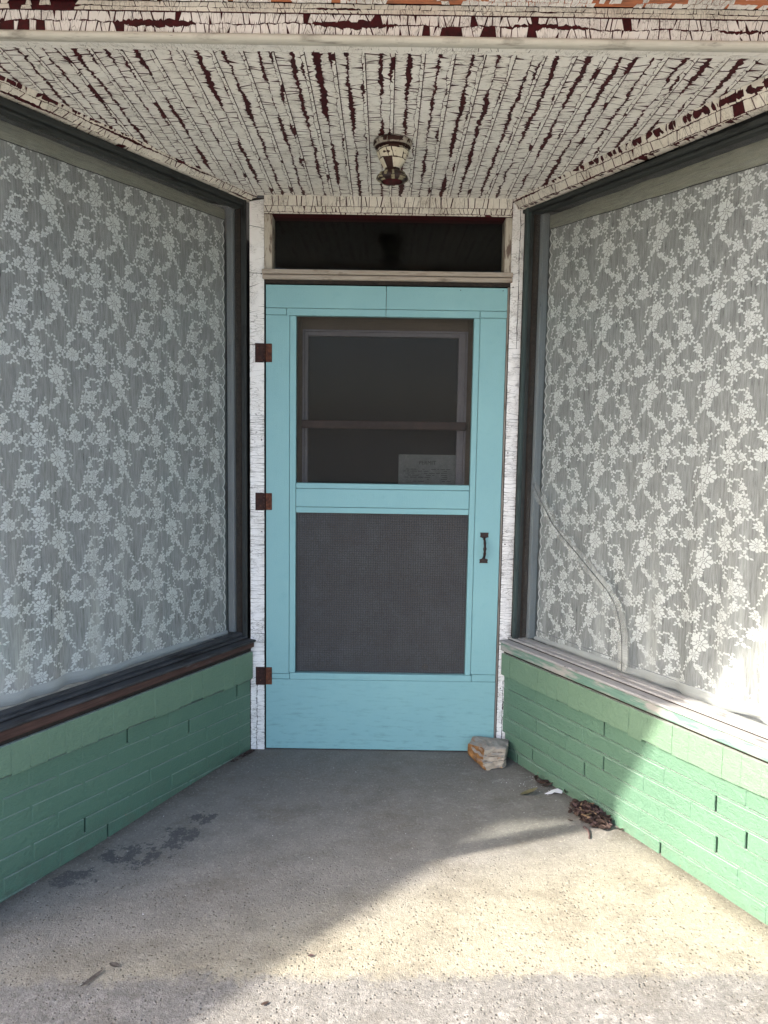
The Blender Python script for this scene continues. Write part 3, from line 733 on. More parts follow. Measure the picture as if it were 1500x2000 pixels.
# hinges
for i, (z0, z1) in enumerate(((1.722, 1.800), (1.086, 1.160), (.302, .381))):
    h = thing('hinge', ['rusty square hinge nearest the top of the aqua door', 'rusty square hinge at the middle of the door beside the mid rail', 'rusty square hinge near the bottom of the door, between green bricks and bottom rail'][i], 'hinge', (0, -.004, (z0 + z1) / 2), 'rusty hinges of the aqua door')
    mb = MB(); box(mb, .003, .030, -.0042, -.0014, z0, z1, b=.0008); mb.build('door_leaf', M['rust'], h)
    mb = MB(); box(mb, -.042, -.006, -.0048, -.0016, z0 - .002, z1 + .001, b=.0008)
    mb.build('post_leaf', M['rustd'], h)
    mb = MB()
    for q in range(5):
        a = z0 + (z1 - z0) * q / 5; tube(mb, [(-.0015, -.0075, a + .0004), (-.0015, -.0075, a + (z1 - z0) / 5 - .0004)], .0042, 10)
    mb.build('knuckle', M['rustd'], h)
    for (sx, sz) in ((.018, .25), (.024, .75), (-.02, .25), (-.03, .75)):
        mb = MB(); lathe_y(mb, (sx, -.0045, z0 + (z1 - z0) * sz), [(.0032, 0), (.003, .0008), (.001, .0012)], 10); mb.build('screw_head', M['rust'], h)
# door pull
hd = thing('door_pull', 'black iron pull handle on the right stile of the aqua door', 'handle', (.960, -.02, .93))
def plate_y(name, poly, y0, y1, mat, parent):
    mb = MB(); n = len(poly); P = [(p[0], y0, p[1]) for p in poly] + [(p[0], y1, p[1]) for p in poly]
    mb.add(P, [tuple(range(n)), tuple(range(n, 2 * n))[::-1]] + [((i + 1) % n, i, n + i, n + (i + 1) % n) for i in range(n)]); return mb.build(name, mat, parent)
cx_ = .960
plate_y('upper_plate', [(cx_ - .0185, 1.001), (cx_ + .0185, 1.001), (cx_ + .0165, .990), (cx_ + .0185, .981), (cx_ + .006, .977), (cx_ + .005, .968), (cx_ - .005, .968), (cx_ - .006, .977), (cx_ - .0185, .981), (cx_ - .0165, .990)][::-1], -.0045, -.0002, M['blackiron'], hd)
plate_y('lower_plate', [(cx_ - .0185, .866), (cx_ + .0185, .866), (cx_ + .0165, .873), (cx_ + .0185, .882), (cx_ + .006, .886), (cx_ + .005, .894), (cx_ - .005, .894), (cx_ - .006, .886), (cx_ - .0185, .882), (cx_ - .0165, .873)], -.0045, -.0002, M['blackiron'], hd)
mb = MB(); tube(mb, [(cx_, -.003, .978), (cx_, -.018, .970), (cx_, -.030, .955), (cx_, -.034, .933), (cx_, -.032, .912), (cx_, -.020, .896), (cx_, -.003, .889)], [.004, .0048, .0062, .0080, .0068, .0050, .004], 12); mb.build('grip', M['blackiron'], hd, smooth=True)
for (x_, z_) in ((cx_ - .012, .991), (cx_ + .012, .991), (cx_ - .012, .874), (cx_ + .012, .874)):
    mb = MB(); lathe_y(mb, (x_, -.0046, z_), [(.0028, 0), (.0026, .0008), (.0008, .0012)], 10); mb.build('screw_head', M['rustd'], hd)

# ------------------------------------------------------------------ inner door behind the screen
ind = thing('inner_door', 'brown inner door with a dark glass panel seen through the upper screen', 'door', (.515, .12, 0))
plate('stile', M['innerdoor'], ind, .02, .151, .085, .125, .01, 2.04); plate('stile', M['innerdoor'], ind, .876, 1.02, .085, .125, .01, 2.04)
plate('top_rail', M['innerdoor'], ind, .1512, .8758, .085, .125, 1.874, 2.04, grain='x'); plate('bottom_panel', M['innerdoor'], ind, .1512, .8758, .085, .125, .01, 1.13, grain='x')
for a in ((.1515, .160, 1.131, 1.8735), (.867, .8755, 1.131, 1.8735), (.1603, .8667, 1.8655, 1.8735)): plate('panel_mould', M['innermould'], ind, a[0], a[1], .080, .12, a[2], a[3])
for a in ((.1605, .174, 1.131, 1.865), (.837, .8665, 1.131, 1.865), (.1743, .8367, 1.848, 1.865)): plate('panel_mould', M['innermould'], ind, a[0], a[1], .090, .122, a[2], a[3])
plate('glass_pane', m_glass('inner_glass', .012, (.4, .37, .33), 1.22), ind, .1742, .8368, .108, .111, 1.131, 1.848, b=0)
plate('push_bar', M['bar'], ind, .1519, .8745, .050, .0785, 1.444, 1.480, b=.004, grain='x')
card = thing('paper_notice', 'grey card reading PERMIT stood inside the lower right of the door glass', 'notice', (.71, .1, 1.2))
plate('sheet', M['card'], card, .581, .836, .1015, .1025, 1.16, 1.3345, b=0)
cu = bpy.data.curves.new('permit', 'FONT'); cu.body = 'PERMIT'; cu.size = .0235; cu.extrude = .0003; cu.align_x = 'CENTER'
tmp = bpy.data.objects.new('tmp', cu); COL.objects.link(tmp); bpy.context.view_layer.update()
me = bpy.data.meshes.new_from_object(tmp.evaluated_get(bpy.context.evaluated_depsgraph_get())); bpy.data.objects.remove(tmp)
me.materials.clear(); me.materials.append(M['ink'])
tx = bpy.data.objects.new('lettering', me); COL.objects.link(tx); tx.parent = card; tx.location = (.000, .0010, .0905); tx.rotation_euler = (pi / 2, 0, 0)
mb = MB()
for r in range(7):
    xx = .60 + rnd(0, .03)
    while xx < .80:
        l = rnd(.008, .03)
        if random.random() < .75: box(mb, xx, xx + l, .1008, .1012, 1.268 - r * .009, 1.2705 - r * .009)
        xx += l + .006
mb.build('small_print', M['ink'], card)
# hall behind the door and above the transom: a plain dark room
room = thing('hall_room', 'dark empty room behind the door glass', 'room', (.5, 2, 0))
plate('back_wall', M['inside'], room, -1.5, 2.5, 3.5, 3.6, -.1, 2.9, b=0); plate('ceiling_sheet', M['inside'], room, -1.5, 2.5, .15, 3.5, 2.8, 2.9, b=0)
plate('side_wall', M['inside'], room, -1.6, -1.5, .15, 3.5, -.1, 2.9, b=0); plate('side_wall', M['inside'], room, 2.5, 2.6, .15, 3.5, -.1, 2.9, b=0)
plate('floor_sheet', M['inside'], room, -1.5, 2.5, .13, 3.5, -.12, -.05, b=0)
plate('front_wall', M['inside'], room, -1.5, -.004, .101, .149, -.1, 2.9, b=0); plate('front_wall', M['inside'], room, 1.040, 2.5, .101, .149, -.1, 2.9, b=0); plate('front_wall', M['inside'], room, -.003, 1.0395, .101, .149, 2.42, 2.9, b=0)

# ------------------------------------------------------------------ brick walls below the shop windows
brick_meshes = {}
def brick_mesh(L_, H_, D_, mat, key):
    if key in brick_meshes: return brick_meshes[key]
    mb = MB(); prism(mb, lambda u, v, h: Vector((u, v, h)), L_, D_, H_, 0, .0022, 0)
    # gentle irregularity
    mb.v = [(p[0], p[1] + .0008 * mn.noise(Vector((p[0] * 30, p[2] * 40, len(brick_meshes) * 3))), p[2] + .0022 * mn.noise(Vector((p[0] * 25, p[2] * 9, len(brick_meshes) * 5)))) for p in mb.v]
    o = mb.build('brick', mat); me = o.data; bpy.data.objects.remove(o); brick_meshes[key] = me; return me
def brickwall(side, label, zcb, zct, seed):
    random.seed(seed)
    t = thing('brick_wall', label, 'wall', W(side, .8, -.05, 0), 'green brick walls under the shop windows'); base = wloc(t)
    body = MB(); wbox(body, side, .0, SEND, -.14, -.030, -.15, lambda s: zct(s) - .004, b=0); body.build('wall_core', M['greendeep'], t)
    ang = atan2(WD[side].y, WD[side].x)
    CH, BL, J = .0645, .206, .0075
    ncr = 8; mort = MB()
    for c in range(ncr):
        # courses counted down from the cap
        off = (c % 2) * .105 + rnd(-.012, .012) + (.085 if side == 'L' else .03)
        s = off - BL
        while s < SEND:
            s0 = max(s, .002); s1 = min(s + BL - J, SEND)
            if s1 - s0 > .02:
                sm = (s0 + s1) / 2; slope = (zcb(1.3) - zcb(0)) / 1.3
                z1 = zcb(sm) - .006 - c * CH; z0 = z1 - CH + J
                if z1 > -.05:
                    full = abs((s1 - s0) - (BL - J)) < 1e-6
                    key = ('b', random.randrange(7)) if full else ('b', side, c, round(s0, 3))
                    me = brick_mesh(s1 - s0, CH - J, .028, M['green'], key)
                    o = bpy.data.objects.new('brick', me); COL.objects.link(o); o.parent = t
                    # local x along wall, local y = depth, z up
                    proud = rnd(-.0008, .0008)
                    if side == 'R':
                        p = W(side, s0, proud, z0) - base; xd = WD[side]; yd = -WN[side]
                    else:
                        p = W(side, s1, proud, z0) - base; xd = -WD[side]; yd = -WN[side]
                    xd = Vector((xd.x, xd.y, slope * (1 if side == 'R' else -1))).normalized()
                    zd = xd.cross(yd).normalized()
                    yd2 = zd.cross(xd)
                    mt = Matrix((xd, yd2, zd)).transposed().to_4x4(); mt.translation = p
                    o.matrix_local = mt
            # head joint, now and then left open
            sj = s + BL - J
            if 0.01 < sj < SEND - .02:
                z1 = zcb(sj) - .006 - c * CH; z0 = z1 - CH
                if random.random() > .20 and z1 > -.05:
                    wbox(mort, side, sj - .003, sj + J + .003, -.03, -.0010 - rnd(0, .0010), (lambda s_, z0=z0: z0), (lambda s_, z1=z1: z1), b=0)
            s += BL
        # bed joint
        zf = lambda s_, c=c: zcb(s_) - .0075 - c * CH
        for q in range(8):
            a = SEND * q / 8; b_ = SEND * (q + 1) / 8
            wbox(mort, side, a + .0003, b_, -.0305, -.0004 - rnd(0, .0008), (lambda s_, f=zf: f(s_) - CH + .0005), (lambda s_, f=zf: f(s_) - CH + J + .002), b=0)
    mort.build('mortar', M['green'], t)
    # cap of rowlock bricks, edge-on, slightly proud
    s = .004; i = 0
    while s < SEND - .01:
        wd = .0655 * rnd(.95, 1.05); s1 = min(s + wd - (.0012 if side == 'L' else .0003), SEND)
        mbk = MB(); dz = rnd(-.003, .003); pr_ = .018 + rnd(-.0010, .0010)
        if i % 5 == 2: dz -= .003
        wbox(mbk, side, s, s1, -.12, pr_, (lambda s_, dz=dz: zcb(s_) + .002 + dz), (lambda s_: zct(s_) + 0), b=.0014 if side == 'L' else .0007, grain=0)
        mbk.build('cap_brick', M['greencap'], t)
        s += wd; i += 1
    jm = MB(); wbox(jm, side, .006, SEND - .004, -.1, .0165, lambda s_: zcb(s_) + .008, lambda s_: zct(s_) - .002, b=0); jm.build('cap_mortar', M['greencap'], t)
    return t
ZCB = {'L': lin(.329, .358), 'R': lin(.367, .395)}; ZCT = {'L': lin(.455, .457), 'R': lin(.465, .495)}
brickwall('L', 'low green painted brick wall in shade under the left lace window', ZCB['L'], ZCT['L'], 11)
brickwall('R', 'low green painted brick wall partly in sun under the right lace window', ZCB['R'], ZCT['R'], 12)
random.seed(21)

# ------------------------------------------------------------------ shop windows
def shopwindow(side, label):
    t = thing('shop_window', label, 'window', W(side, .8, -.04, .5), 'tall shop windows either side of the door')
    Lf = side == 'L'
    st = lin(.510, .522) if Lf else lin(.525, .557)      # sill nose top
    sb = lin(.476, .476) if Lf else lin(.478, .508)
    rt_ = lin(.538, .538) if Lf else lin(.541, .580)     # rail top
    ft = lin(2.390, 2.387) if Lf else lin(2.367, 2.337)  # frame outer top
    fi = lin(2.354, 2.355) if Lf else lin(2.339, 2.308)  # frame inner top
    fr = M['frame'] if Lf else M['frame']
    sj = .008
    # sill: board with dark recess, nose
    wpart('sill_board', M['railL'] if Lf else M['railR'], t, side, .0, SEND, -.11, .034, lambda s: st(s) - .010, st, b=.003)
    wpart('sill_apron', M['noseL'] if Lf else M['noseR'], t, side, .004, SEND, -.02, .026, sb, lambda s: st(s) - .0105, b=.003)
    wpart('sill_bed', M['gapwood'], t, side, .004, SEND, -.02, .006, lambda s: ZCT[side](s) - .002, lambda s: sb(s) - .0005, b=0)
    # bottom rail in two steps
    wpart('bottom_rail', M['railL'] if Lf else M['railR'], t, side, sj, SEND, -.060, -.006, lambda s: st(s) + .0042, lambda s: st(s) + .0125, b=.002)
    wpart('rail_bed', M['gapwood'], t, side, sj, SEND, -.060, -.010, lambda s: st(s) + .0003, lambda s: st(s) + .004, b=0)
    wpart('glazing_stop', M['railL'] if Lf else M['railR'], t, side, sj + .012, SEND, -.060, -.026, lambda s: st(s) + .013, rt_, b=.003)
    # top rail
    wpart('top_rail', fr, t, side, sj, SEND, -.060, -.012, lambda s: fi(s) + .012, ft, b=.003)
    wpart('glazing_stop', fr, t, side, sj + .012, SEND, -.060, -.026, fi, lambda s: fi(s) + .0115, b=.003)
    # near jamb beside the post
    e = lin(0, 0)
    f2 = M['frame'] if Lf else M['frameg']
    if Lf:
        wpart('jamb_frame', M['frame'], t, side, .006, .0175, -.060, -.008, lambda s: st(s) + .0006, ft, grain=2, b=.002)
        wpart('jamb_stop', M['gapwood'], t, side, .0178, .0215, -.060, -.030, lambda s: rt_(s), fi, grain=2, b=0)
        wpart('inner_stile', M['stile'], t, side, .008, .031, -.100, -.066, lambda s: rt_(s) - .004, lambda s: fi(s) + .01, grain=2, b=.003)
    else:
        wpart('jamb_frame', M['frameg'], t, side, .036, .054, -.060, -.008, lambda s: st(s) + .0006, ft, grain=2, b=.002)
        wpart('jamb_frame', M['frame'], t, side, .0543, .061, -.060, -.020, lambda s: st(s) + .0126, fi, grain=2, b=.002)
        wpart('jamb_stop', M['gapwood'], t, side, .0613, .066, -.060, -.034, lambda s: rt_(s), fi, grain=2, b=0)
        wpart('inner_stile', M['stile'], t, side, .060, .082, -.100, -.066, lambda s: rt_(s) - .004, lambda s: fi(s) + .01, grain=2, b=.003)
        wpart('jamb_filler', M['gapwood'], t, side, .0, .0355, -.060, -.022, lambda s: st(s) + .0006, ft, grain=2, b=0)
    # glass
    g0 = .018 if Lf else .061
    mb = MB(); 
    def gz(s, a): return (rt_(s) - .004) if a == 0 else (fi(s) + .004)
    q = [W(side, g0, -.045, gz(g0, 0)), W(side, SEND - .02, -.045, gz(SEND, 0)), W(side, SEND - .02, -.045, gz(SEND, 1)), W(side, g0, -.045, gz(g0, 1))]
    q2 = [W(side, g0, -.049, gz(g0, 0)), W(side, SEND - .02, -.049, gz(SEND, 0)), W(side, SEND - .02, -.049, gz(SEND, 1)), W(side, g0, -.049, gz(g0, 1))]
    mb.add(q, [(0, 1, 2, 3) if not Lf else (3, 2, 1, 0)]); mb.build('glass_pane', M['glass'], t)
    # corner mullion at the street end
    wpart('corner_mullion', M['frame'], t, side, SEND - .03, SEND, -.05, -.012, lambda s: st(s) + .013, fi, grain=2, b=.002)
    if not Lf:
        pts = [(.050, 1.30), (.063, 1.274), (.15, 1.172), (.253, 1.064), (.39, .978), (.531, .891), (.590, .852), (.635, .806), (.660, .752), (.672, .700), (.679, .630), (.681, .575)]
        # smooth
        pp = []
        for i in range(len(pts) - 1):
            for k in range(4):
                u = k / 4; a, b = pts[i], pts[i + 1]; pp.append((a[0] + (b[0] - a[0]) * u + .0016 * mn.noise(Vector((i + u, 2, 0))), a[1] + (b[1] - a[1]) * u + .0016 * mn.noise(Vector((i + u, 9, 0)))))
        pp = [p for p in pp if p[0] > .105] + [pts[-1]]
        mb = MB(); tube(mb, [W(side, p[0], -.0405, p[1]) for p in pp], .0013, 5); mb.build('glass_crack', M['crack'], t)
        def ribbon(name, pth, w_, o_, shift=0.):
            mb = MB(); P = []
            for i, p in enumerate(pth):
                a = pth[max(i - 1, 0)]; b = pth[min(i + 1, len(pth) - 1)]; d = Vector((b[0] - a[0], b[1] - a[1])).normalized(); nn = Vector((-d.y, d.x))
                wj = w_ * (1 + .12 * mn.noise(Vector((i * .7, 4, 1))))
                for s_ in (-1, 1): P.append(W(side, p[0] + nn.x * (s_ * wj / 2 + shift), o_, p[1] + nn.y * (s_ * wj / 2 + shift)))
            mb.add(P, [(2 * i, 2 * i + 1, 2 * i + 3, 2 * i + 2) for i in range(len(pth) - 1)], [(i * .01, k) for i in range(len(pth)) for k in (0, .03)])
            mb.build(name, M['tape'], t)
        ribbon('clear_tape', pp[:len(pp) * 5 // 8], .046, -.0425)
        ribbon('clear_tape', pp[len(pp) // 2:], .050, -.0415, .004)
    return t
shopwindow('L', 'tall shop window left of the door, lace behind unbroken glass and a rusty brown sill')
shopwindow('R', 'tall shop window right of the door, its glass cracked in a taped curve near the bottom')

# ------------------------------------------------------------------ lace curtains
def lace_unit():
    """one repeat of the woven pattern as 2D triangles in metres; origin at the large bloom"""
    KX, KY = .262 / 720, -.278 / 870
    polys = []
    def flower(x, y, r, n=8):
        x -= 390; y -= 390; r *= 1.16
        for k in range(n):
            a = 2 * pi * k / n + r; c, s = cos(a), sin(a)
            rr = r * rnd(.9, 1.1)
            q_ = pi / n * .86; P = [(.40, -.10), (.62, -.62 * q_), (.95, -.90 * q_), (1.14, 0), (.95, .90 * q_), (.62, .62 * q_), (.40, .10)]
            polys.append([((x + rr * (u * c - v * s)) * KX, (y + rr * (u * s + v * c)) * KY) for u, v in P])
        for k in range(5):
            a = 2 * pi * k / 5 + r * 2; b = a + 1.0
            polys.append([((x + r * q * cos(t)) * KX, (y + r * q * sin(t)) * KY) for q, t in ((.17, a), (.34, a), (.37, (a + b) / 2), (.34, b), (.17, b))])
        polys.append([((x + r * .11 * cos(t)) * KX, (y + r * .11 * sin(t)) * KY) for t in (0, 1.05, 2.1, 3.14, 4.2, 5.2)])
    def fringe(x, y, r, n=7):
        a0 = r
        for k in range(n):
            a = a0 + 2 * pi * k / n + rnd(-.35, .35)
            if random.random() < .38: leaf(x - 390 + r * 1.02 * cos(a), y - 390 + r * 1.02 * sin(a), a + rnd(-.5, .5), rnd(20, 32), rnd(7, 10))
    def leaf(x, y, a, l=30, w_=8):
        c, s = cos(a), sin(a)
        P = [(0, 0), (.3, -.8), (.65, -.75), (1, 0), (.65, .75), (.3, .8)]
        polys.append([((x + l * u * c - w_ * v * s) * KX, (y + l * u * s + w_ * v * c) * KY) for u, v in P])
    def stem(*pts, lf=True, step=24, l=30):
        pts = [(p[0] - 390, p[1] - 390) for p in pts]; side = 1; acc = 0
        for a, b in zip(pts, pts[1:]):
            d = hypot(b[0] - a[0], b[1] - a[1]); t = atan2(b[1] - a[1], b[0] - a[0]); nx_, ny_ = -sin(t) * 2.2, cos(t) * 2.2
            polys.append([((a[0] + nx_) * KX, (a[1] + ny_) * KY), ((b[0] + nx_) * KX, (b[1] + ny_) * KY), ((b[0] - nx_) * KX, (b[1] - ny_) * KY), ((a[0] - nx_) * KX, (a[1] - ny_) * KY)])
            if lf:
                q = acc
                while q < d:
                    leaf(a[0] + (b[0] - a[0]) * q / d, a[1] + (b[1] - a[1]) * q / d, t + side * rnd(.6, 1.1), l * rnd(.85, 1.25), rnd(9.5, 12.5)); side = -side; q += step / .92
                acc = q - d
        if lf: leaf(pts[-1][0], pts[-1][1], t, l * 1.25, 11)
    for f in ((390, 390, 70, 9), (440, 520, 44), (235, 755, 40), (175, 920, 46), (190, 1050, 56, 9), (438, 972, 32), (590, 1020, 54, 11), (792, 570, 34), (710, 618, 40), (803, 640, 28), (765, 790, 38), (580, 840, 36), (745, 470, 22), (500, 590, 18), (395, 640, 24), (330, 705, 22), (55, 1040, 24)): flower(*f); fringe(*f[:3])
    stem((320, 395), (250, 380), (150, 420), (105, 408)); stem((215, 385), (200, 345)); stem((170, 410), (160, 490))
    stem((430, 330), (480, 305), (530, 335), (545, 395)); stem((470, 480), (540, 462)); stem((480, 560), (520, 620), (562, 705))
    stem((440, 580), (400, 650), (330, 700), (250, 750), (165, 800), (155, 870)); stem((250, 700), (258, 640)); stem((280, 770), (320, 835)); stem((360, 690), (370, 660))
    stem((190, 1110), (180, 1160), (218, 1178)); stem((165, 1120), (152, 1160)); stem((130, 1000), (60, 1005), (15, 1040), (50, 1095), (100, 1100))
    stem((240, 1060), (300, 1060), (350, 1110), (400, 1170), (440, 1225)); stem((320, 1140), (400, 1170)); stem((230, 1000), (260, 970)); stem((330, 1070), (345, 1040))
    stem((762, 380), (745, 440), (722, 520), (750, 560)); stem((750, 420), (795, 408)); stem((830, 535), (870, 528)); stem((690, 530), (735, 540))
    stem((770, 650), (755, 720), (760, 770)); stem((800, 700), (870, 695), (890, 650)); stem((790, 830), (800, 880), (835, 895)); stem((680, 660), (680, 690))
    stem((720, 772), (640, 760), (585, 785)); stem((650, 765), (650, 730)); stem((560, 870), (545, 935)); stem((570, 870), (555, 900))
    stem((372, 822), (400, 880), (430, 940)); stem((470, 1000), (500, 1010), (545, 1015)); stem((430, 1005), (425, 1090), (445, 1190)); stem((440, 1030), (505, 1050)); stem((480, 980), (520, 960))
    stem((635, 1005), (680, 990), (718, 955)); stem((640, 1050), (690, 1080), (680, 1140), (650, 1152)); stem((690, 1085), (730, 1080)); stem((680, 1130), (715, 1150))
    return polys
def curtain(side, label, sA, sB, zT, zB):
    t = thing('lace_curtain', label, 'curtain', W(side, .8, -.10, 1.4), 'lace curtains behind the shop windows')
    Lf = side == 'L'
    def off(s, z):
        a = min(max((1.55 - z) / 1.0, 0), 1); b = min(max((s - .35) / .7, 0), 1)
        n = sin(s * 41 + 2.2 * mn.noise(Vector((s * 2, z * .7, 3)))) * .011 * a * b + sin(s * 19 + 1.3) * .012 * a * a * b + .007 * mn.noise(Vector((s * 7, z * .8, 1 if Lf else 5))) + .0025 * mn.noise(Vector((s * 30, z * 1.2, 7)))
        return -.095 + n - .012 * a * b
    nS, nZ = 110, 60
    mb = MB(); P = []; U = []
    for j in range(nZ + 1):
        for i in range(nS + 1):
            s = sA + (sB - sA) * i / nS; z = zB(s) + (zT(s) - zB(s)) * j / nZ
            if i == 0: s += .010 * abs(sin(z * 28)) - .012 + .006 * mn.noise(Vector((z * 3, 1, 1)))
            P.append(W(side, s, off(s, z), z)); U.append((s, z))
    mb.add(P, [(j * (nS + 1) + i, j * (nS + 1) + i + 1, (j + 1) * (nS + 1) + i + 1, (j + 1) * (nS + 1) + i) for j in range(nZ) for i in range(nS)], U)
    mb.build('net', M['net'], t, smooth=True)
    unit = lace_unit(); mb = MB(); mir = 1 if Lf else 1
    i0 = int((sA) / .262) - 2
    for a in range(-1, 8):
        for b in range(-1, 9):
            cx0 = (1.165 if Lf else 1.235) - a * .262; cz0 = zT(0) + .08 - b * .278
            for poly in unit:
                # photograph's x axis runs towards the door on the left wall and away from it on the right wall (mirrored cloth)
                pts = [(cx0 - p[0], cz0 + p[1]) for p in poly]
                wx = .012 * mn.noise(Vector((pts[0][0] * 1.6, pts[0][1] * 1.3, 3))); wz = .016 * mn.noise(Vector((pts[0][0] * 1.5, pts[0][1] * 1.1, 8)))
                pts = [(p[0] + wx, p[1] + wz) for p in pts]
                if min(p[0] for p in pts) < sA + .008 or max(p[0] for p in pts) > sB or min(p[1] for p in pts) < zB(pts[0][0]) or max(p[1] for p in pts) > zT(pts[0][0]) - .02: continue
                pts3 = [W(side, p[0], off(p[0], p[1]) + .0012, p[1]) for p in pts]
                mb.add(pts3, [tuple(range(len(pts3)))], pts)
    mb.build('lace_pattern', M['lace'], t)
    # scalloped border at the door end
    mb = MB(); z = zB(sA) + .01
    while z < zT(sA) - .06:
        h = rnd(.038, .05); c = z + h / 2; bulge = .012 + .006 * mn.noise(Vector((z * 2, 3, 0)))
        ring = [(sA + .006 - bulge * sin(pi * k / 8), z + h * k / 8) for k in range(9)]; inner = [(p[0] + .0045, z + h * (k / 8)) for k, p in enumerate(ring)]
        P = [W(side, p[0], off(p[0], p[1]) + .0012, p[1]) for p in ring + inner]
        mb.add(P, [(k, k + 1, k + 10, k + 9) for k in range(8)]); z += h
    mb.build('scalloped_edge', M['lace'], t)
    # header band (doubled cloth) and a dark strip painting the shadow line below it
    hb = lin(2.311, 2.297) if Lf else lin(2.284, 2.231)
    def band(name, mat, za, zb_, o_, n=80, s0=sA - .008, th=0., uvx=1, sag=0):
        mb = MB(); P = []; U = []
        for i in range(n + 1):
            s = s0 + (sB - s0) * i / n
            for q in range(4):
                z = za(s) + (zb_(s) - za(s)) * q / 3
                P.append(W(side, s, off(s, z) + o_ + th * sin(pi * q / 3) + .0012 * mn.noise(Vector((s * 60, z * 20, 2))), z)); U.append((z, s))
        mb.add(P, [(4 * i + q, 4 * (i + 1) + q, 4 * (i + 1) + q + 1, 4 * i + q + 1) for i in range(n) for q in range(3)], U); return mb.build(name, mat, t, smooth=True)
    band('header', M['header'], hb, lambda s: zT(s), .004)
    band('header_shadow', M['wire'], lambda s: hb(s) - .0035, hb, .0035)
    band('hem', M['hem'], zB, lambda s: zB(s) + .018 + .022 * min(1, s) + .012 * mn.noise(Vector((s * 4, 1, 1))), .005, th=.008)
    if not Lf:
        hl = lin(.599, .622)
        mb = MB(); s = .16
        while s < SEND - .1:
            l = rnd(.05, .2)
            n = 6; P = []
            for k in range(n + 1):
                q = s + l * k / n; th_ = (.0035 + .002 * mn.noise(Vector((q * 40, 1, 2)))) * (1 if 0 < k < n else .3)
                zz = hl(q) + .002 * mn.noise(Vector((q * 12, 4, 4)))
                P += [W(side, q, -.0425, zz - th_ / 2), W(side, q, -.0425, zz + th_ / 2)]
            mb.add(P, [(2 * k, 2 * k + 2, 2 * k + 3, 2 * k + 1) for k in range(n)]); s += l + rnd(.0, .015)
        mb.build('hem_line', M['stile'], t)
    return t
curtain('L', 'white floral lace curtain in the left shop window, scalloped edge showing by the door', .058, 1.435, lin(2.352, 2.353), lin(.528, .530))
curtain('R', 'white floral lace curtain behind the cracked right window glass, sunlit at its foot', .104, 1.435, lin(2.336, 2.305), lin(.534, .565))

# display boxes behind the curtains and the street fronts (seen only from beside)
for side in 'LR':
    sg = -1 if side == 'L' else 1
    t = thing('display_case', 'dark display space behind the %s lace curtain' % ('left' if side == 'L' else 'right'), 'display', W(side, .8, -.6, .5))
    A = W(side, .02, -.115, 0); Bp = W(side, SEND - .01, -.115, 0); far = sg * 2.4 + .5
    def poly(name, pts, z0, z1, mat):
        mb = MB(); n = len(pts); P = [(p[0], p[1], z0) for p in pts] + [(p[0], p[1], z1) for p in pts]
        mb.add(P, [tuple(range(n))[::-1], tuple(range(n, 2 * n))] + [(i, (i + 1) % n, n + (i + 1) % n, n + i) for i in range(n)]); return mb.build(name, mat, t)
    foot = [(A.x, A.y), (Bp.x, Bp.y), (far, Bp.y), (far, .0), (A.x, .0)]
    if side == 'R': foot = foot[::-1]
    poly('display_floor', foot, .40, .505, M['ledge'])
    poly('display_top', foot, 2.36 if side == 'R' else 2.375, 2.40, M['display'])
    mb = MB(); box(mb, min(A.x, far), max(A.x, far), .0005, .05, .505, 2.36, b=0); mb.build('back_panel', M['display'], t)
    mb = MB(); box(mb, far - .02, far + .02, Bp.y, 0, .505, 2.36, b=0); mb.build('side_panel', M['display'], t)
    c = W(side, SEND, 0, 0); fy = c.y
    ft_ = thing('street_front', 'street front beside the %s of the entrance with base wall and display glass' % ('left' if side == 'L' else 'right'), 'shopfront', (c.x + sg * 1, fy, 0))
    x0, x1 = sorted((c.x + sg * .0, c.x + sg * 2.2))
    mb = MB(); box(mb, x0, x1, fy - .0, fy + .11, -.15, .47, b=.002); mb.build('base_wall', M['greencap'], ft_)
    a0, a1 = sorted((c.x - sg * .012, c.x + sg * .022))
    mb = MB(); box(mb, a0, a1, fy - .012, fy + .012, .47, 2.56, b=.002); mb.build('corner_post', M['frame'], ft_)
    mb = MB(); box(mb, x0, x1, fy, fy + .08, 2.36, 2.56, b=.002); mb.build('head_board', M['facade'], ft_)
    mb = MB(); g0, g1 = sorted((c.x + sg * .023, c.x + sg * 2.1)); mb.add([(g0, fy + .02, .47), (g1, fy + .02, .47), (g1, fy + .02, 2.36), (g0, fy + .02, 2.36)], [(0, 1, 2, 3)]); mb.build('glass_pane', M['glass'], ft_)
    mb = MB(); g0, g1 = sorted((c.x + sg * .45, c.x + sg * 2.1)); mb.add([(g0, fy + .06, .5), (g1, fy + .06, .5), (g1, fy + .06, 2.36), (g0, fy + .06, 2.36)], [(0, 1, 2, 3)]); mb.build('sun_blind', M['header'], ft_)  # unseen blind added to stop sun crossing the display
    a0, a1 = sorted((c.x + sg * 2.2, c.x + sg * 6)); mb = MB(); box(mb, a0, a1, fy, fy + .3, -.15, 4.2, b=.002); mb.build('pier_wall', M['facade'], ft_)
up_ = thing('upper_facade', 'plain wall above the canopy', 'wall', (.5, -1.2, 2.7)); plate('wall', M['facade'], up_, -3.04, 3.84, -1.24, -1.0, 2.69, 4.2, b=0)

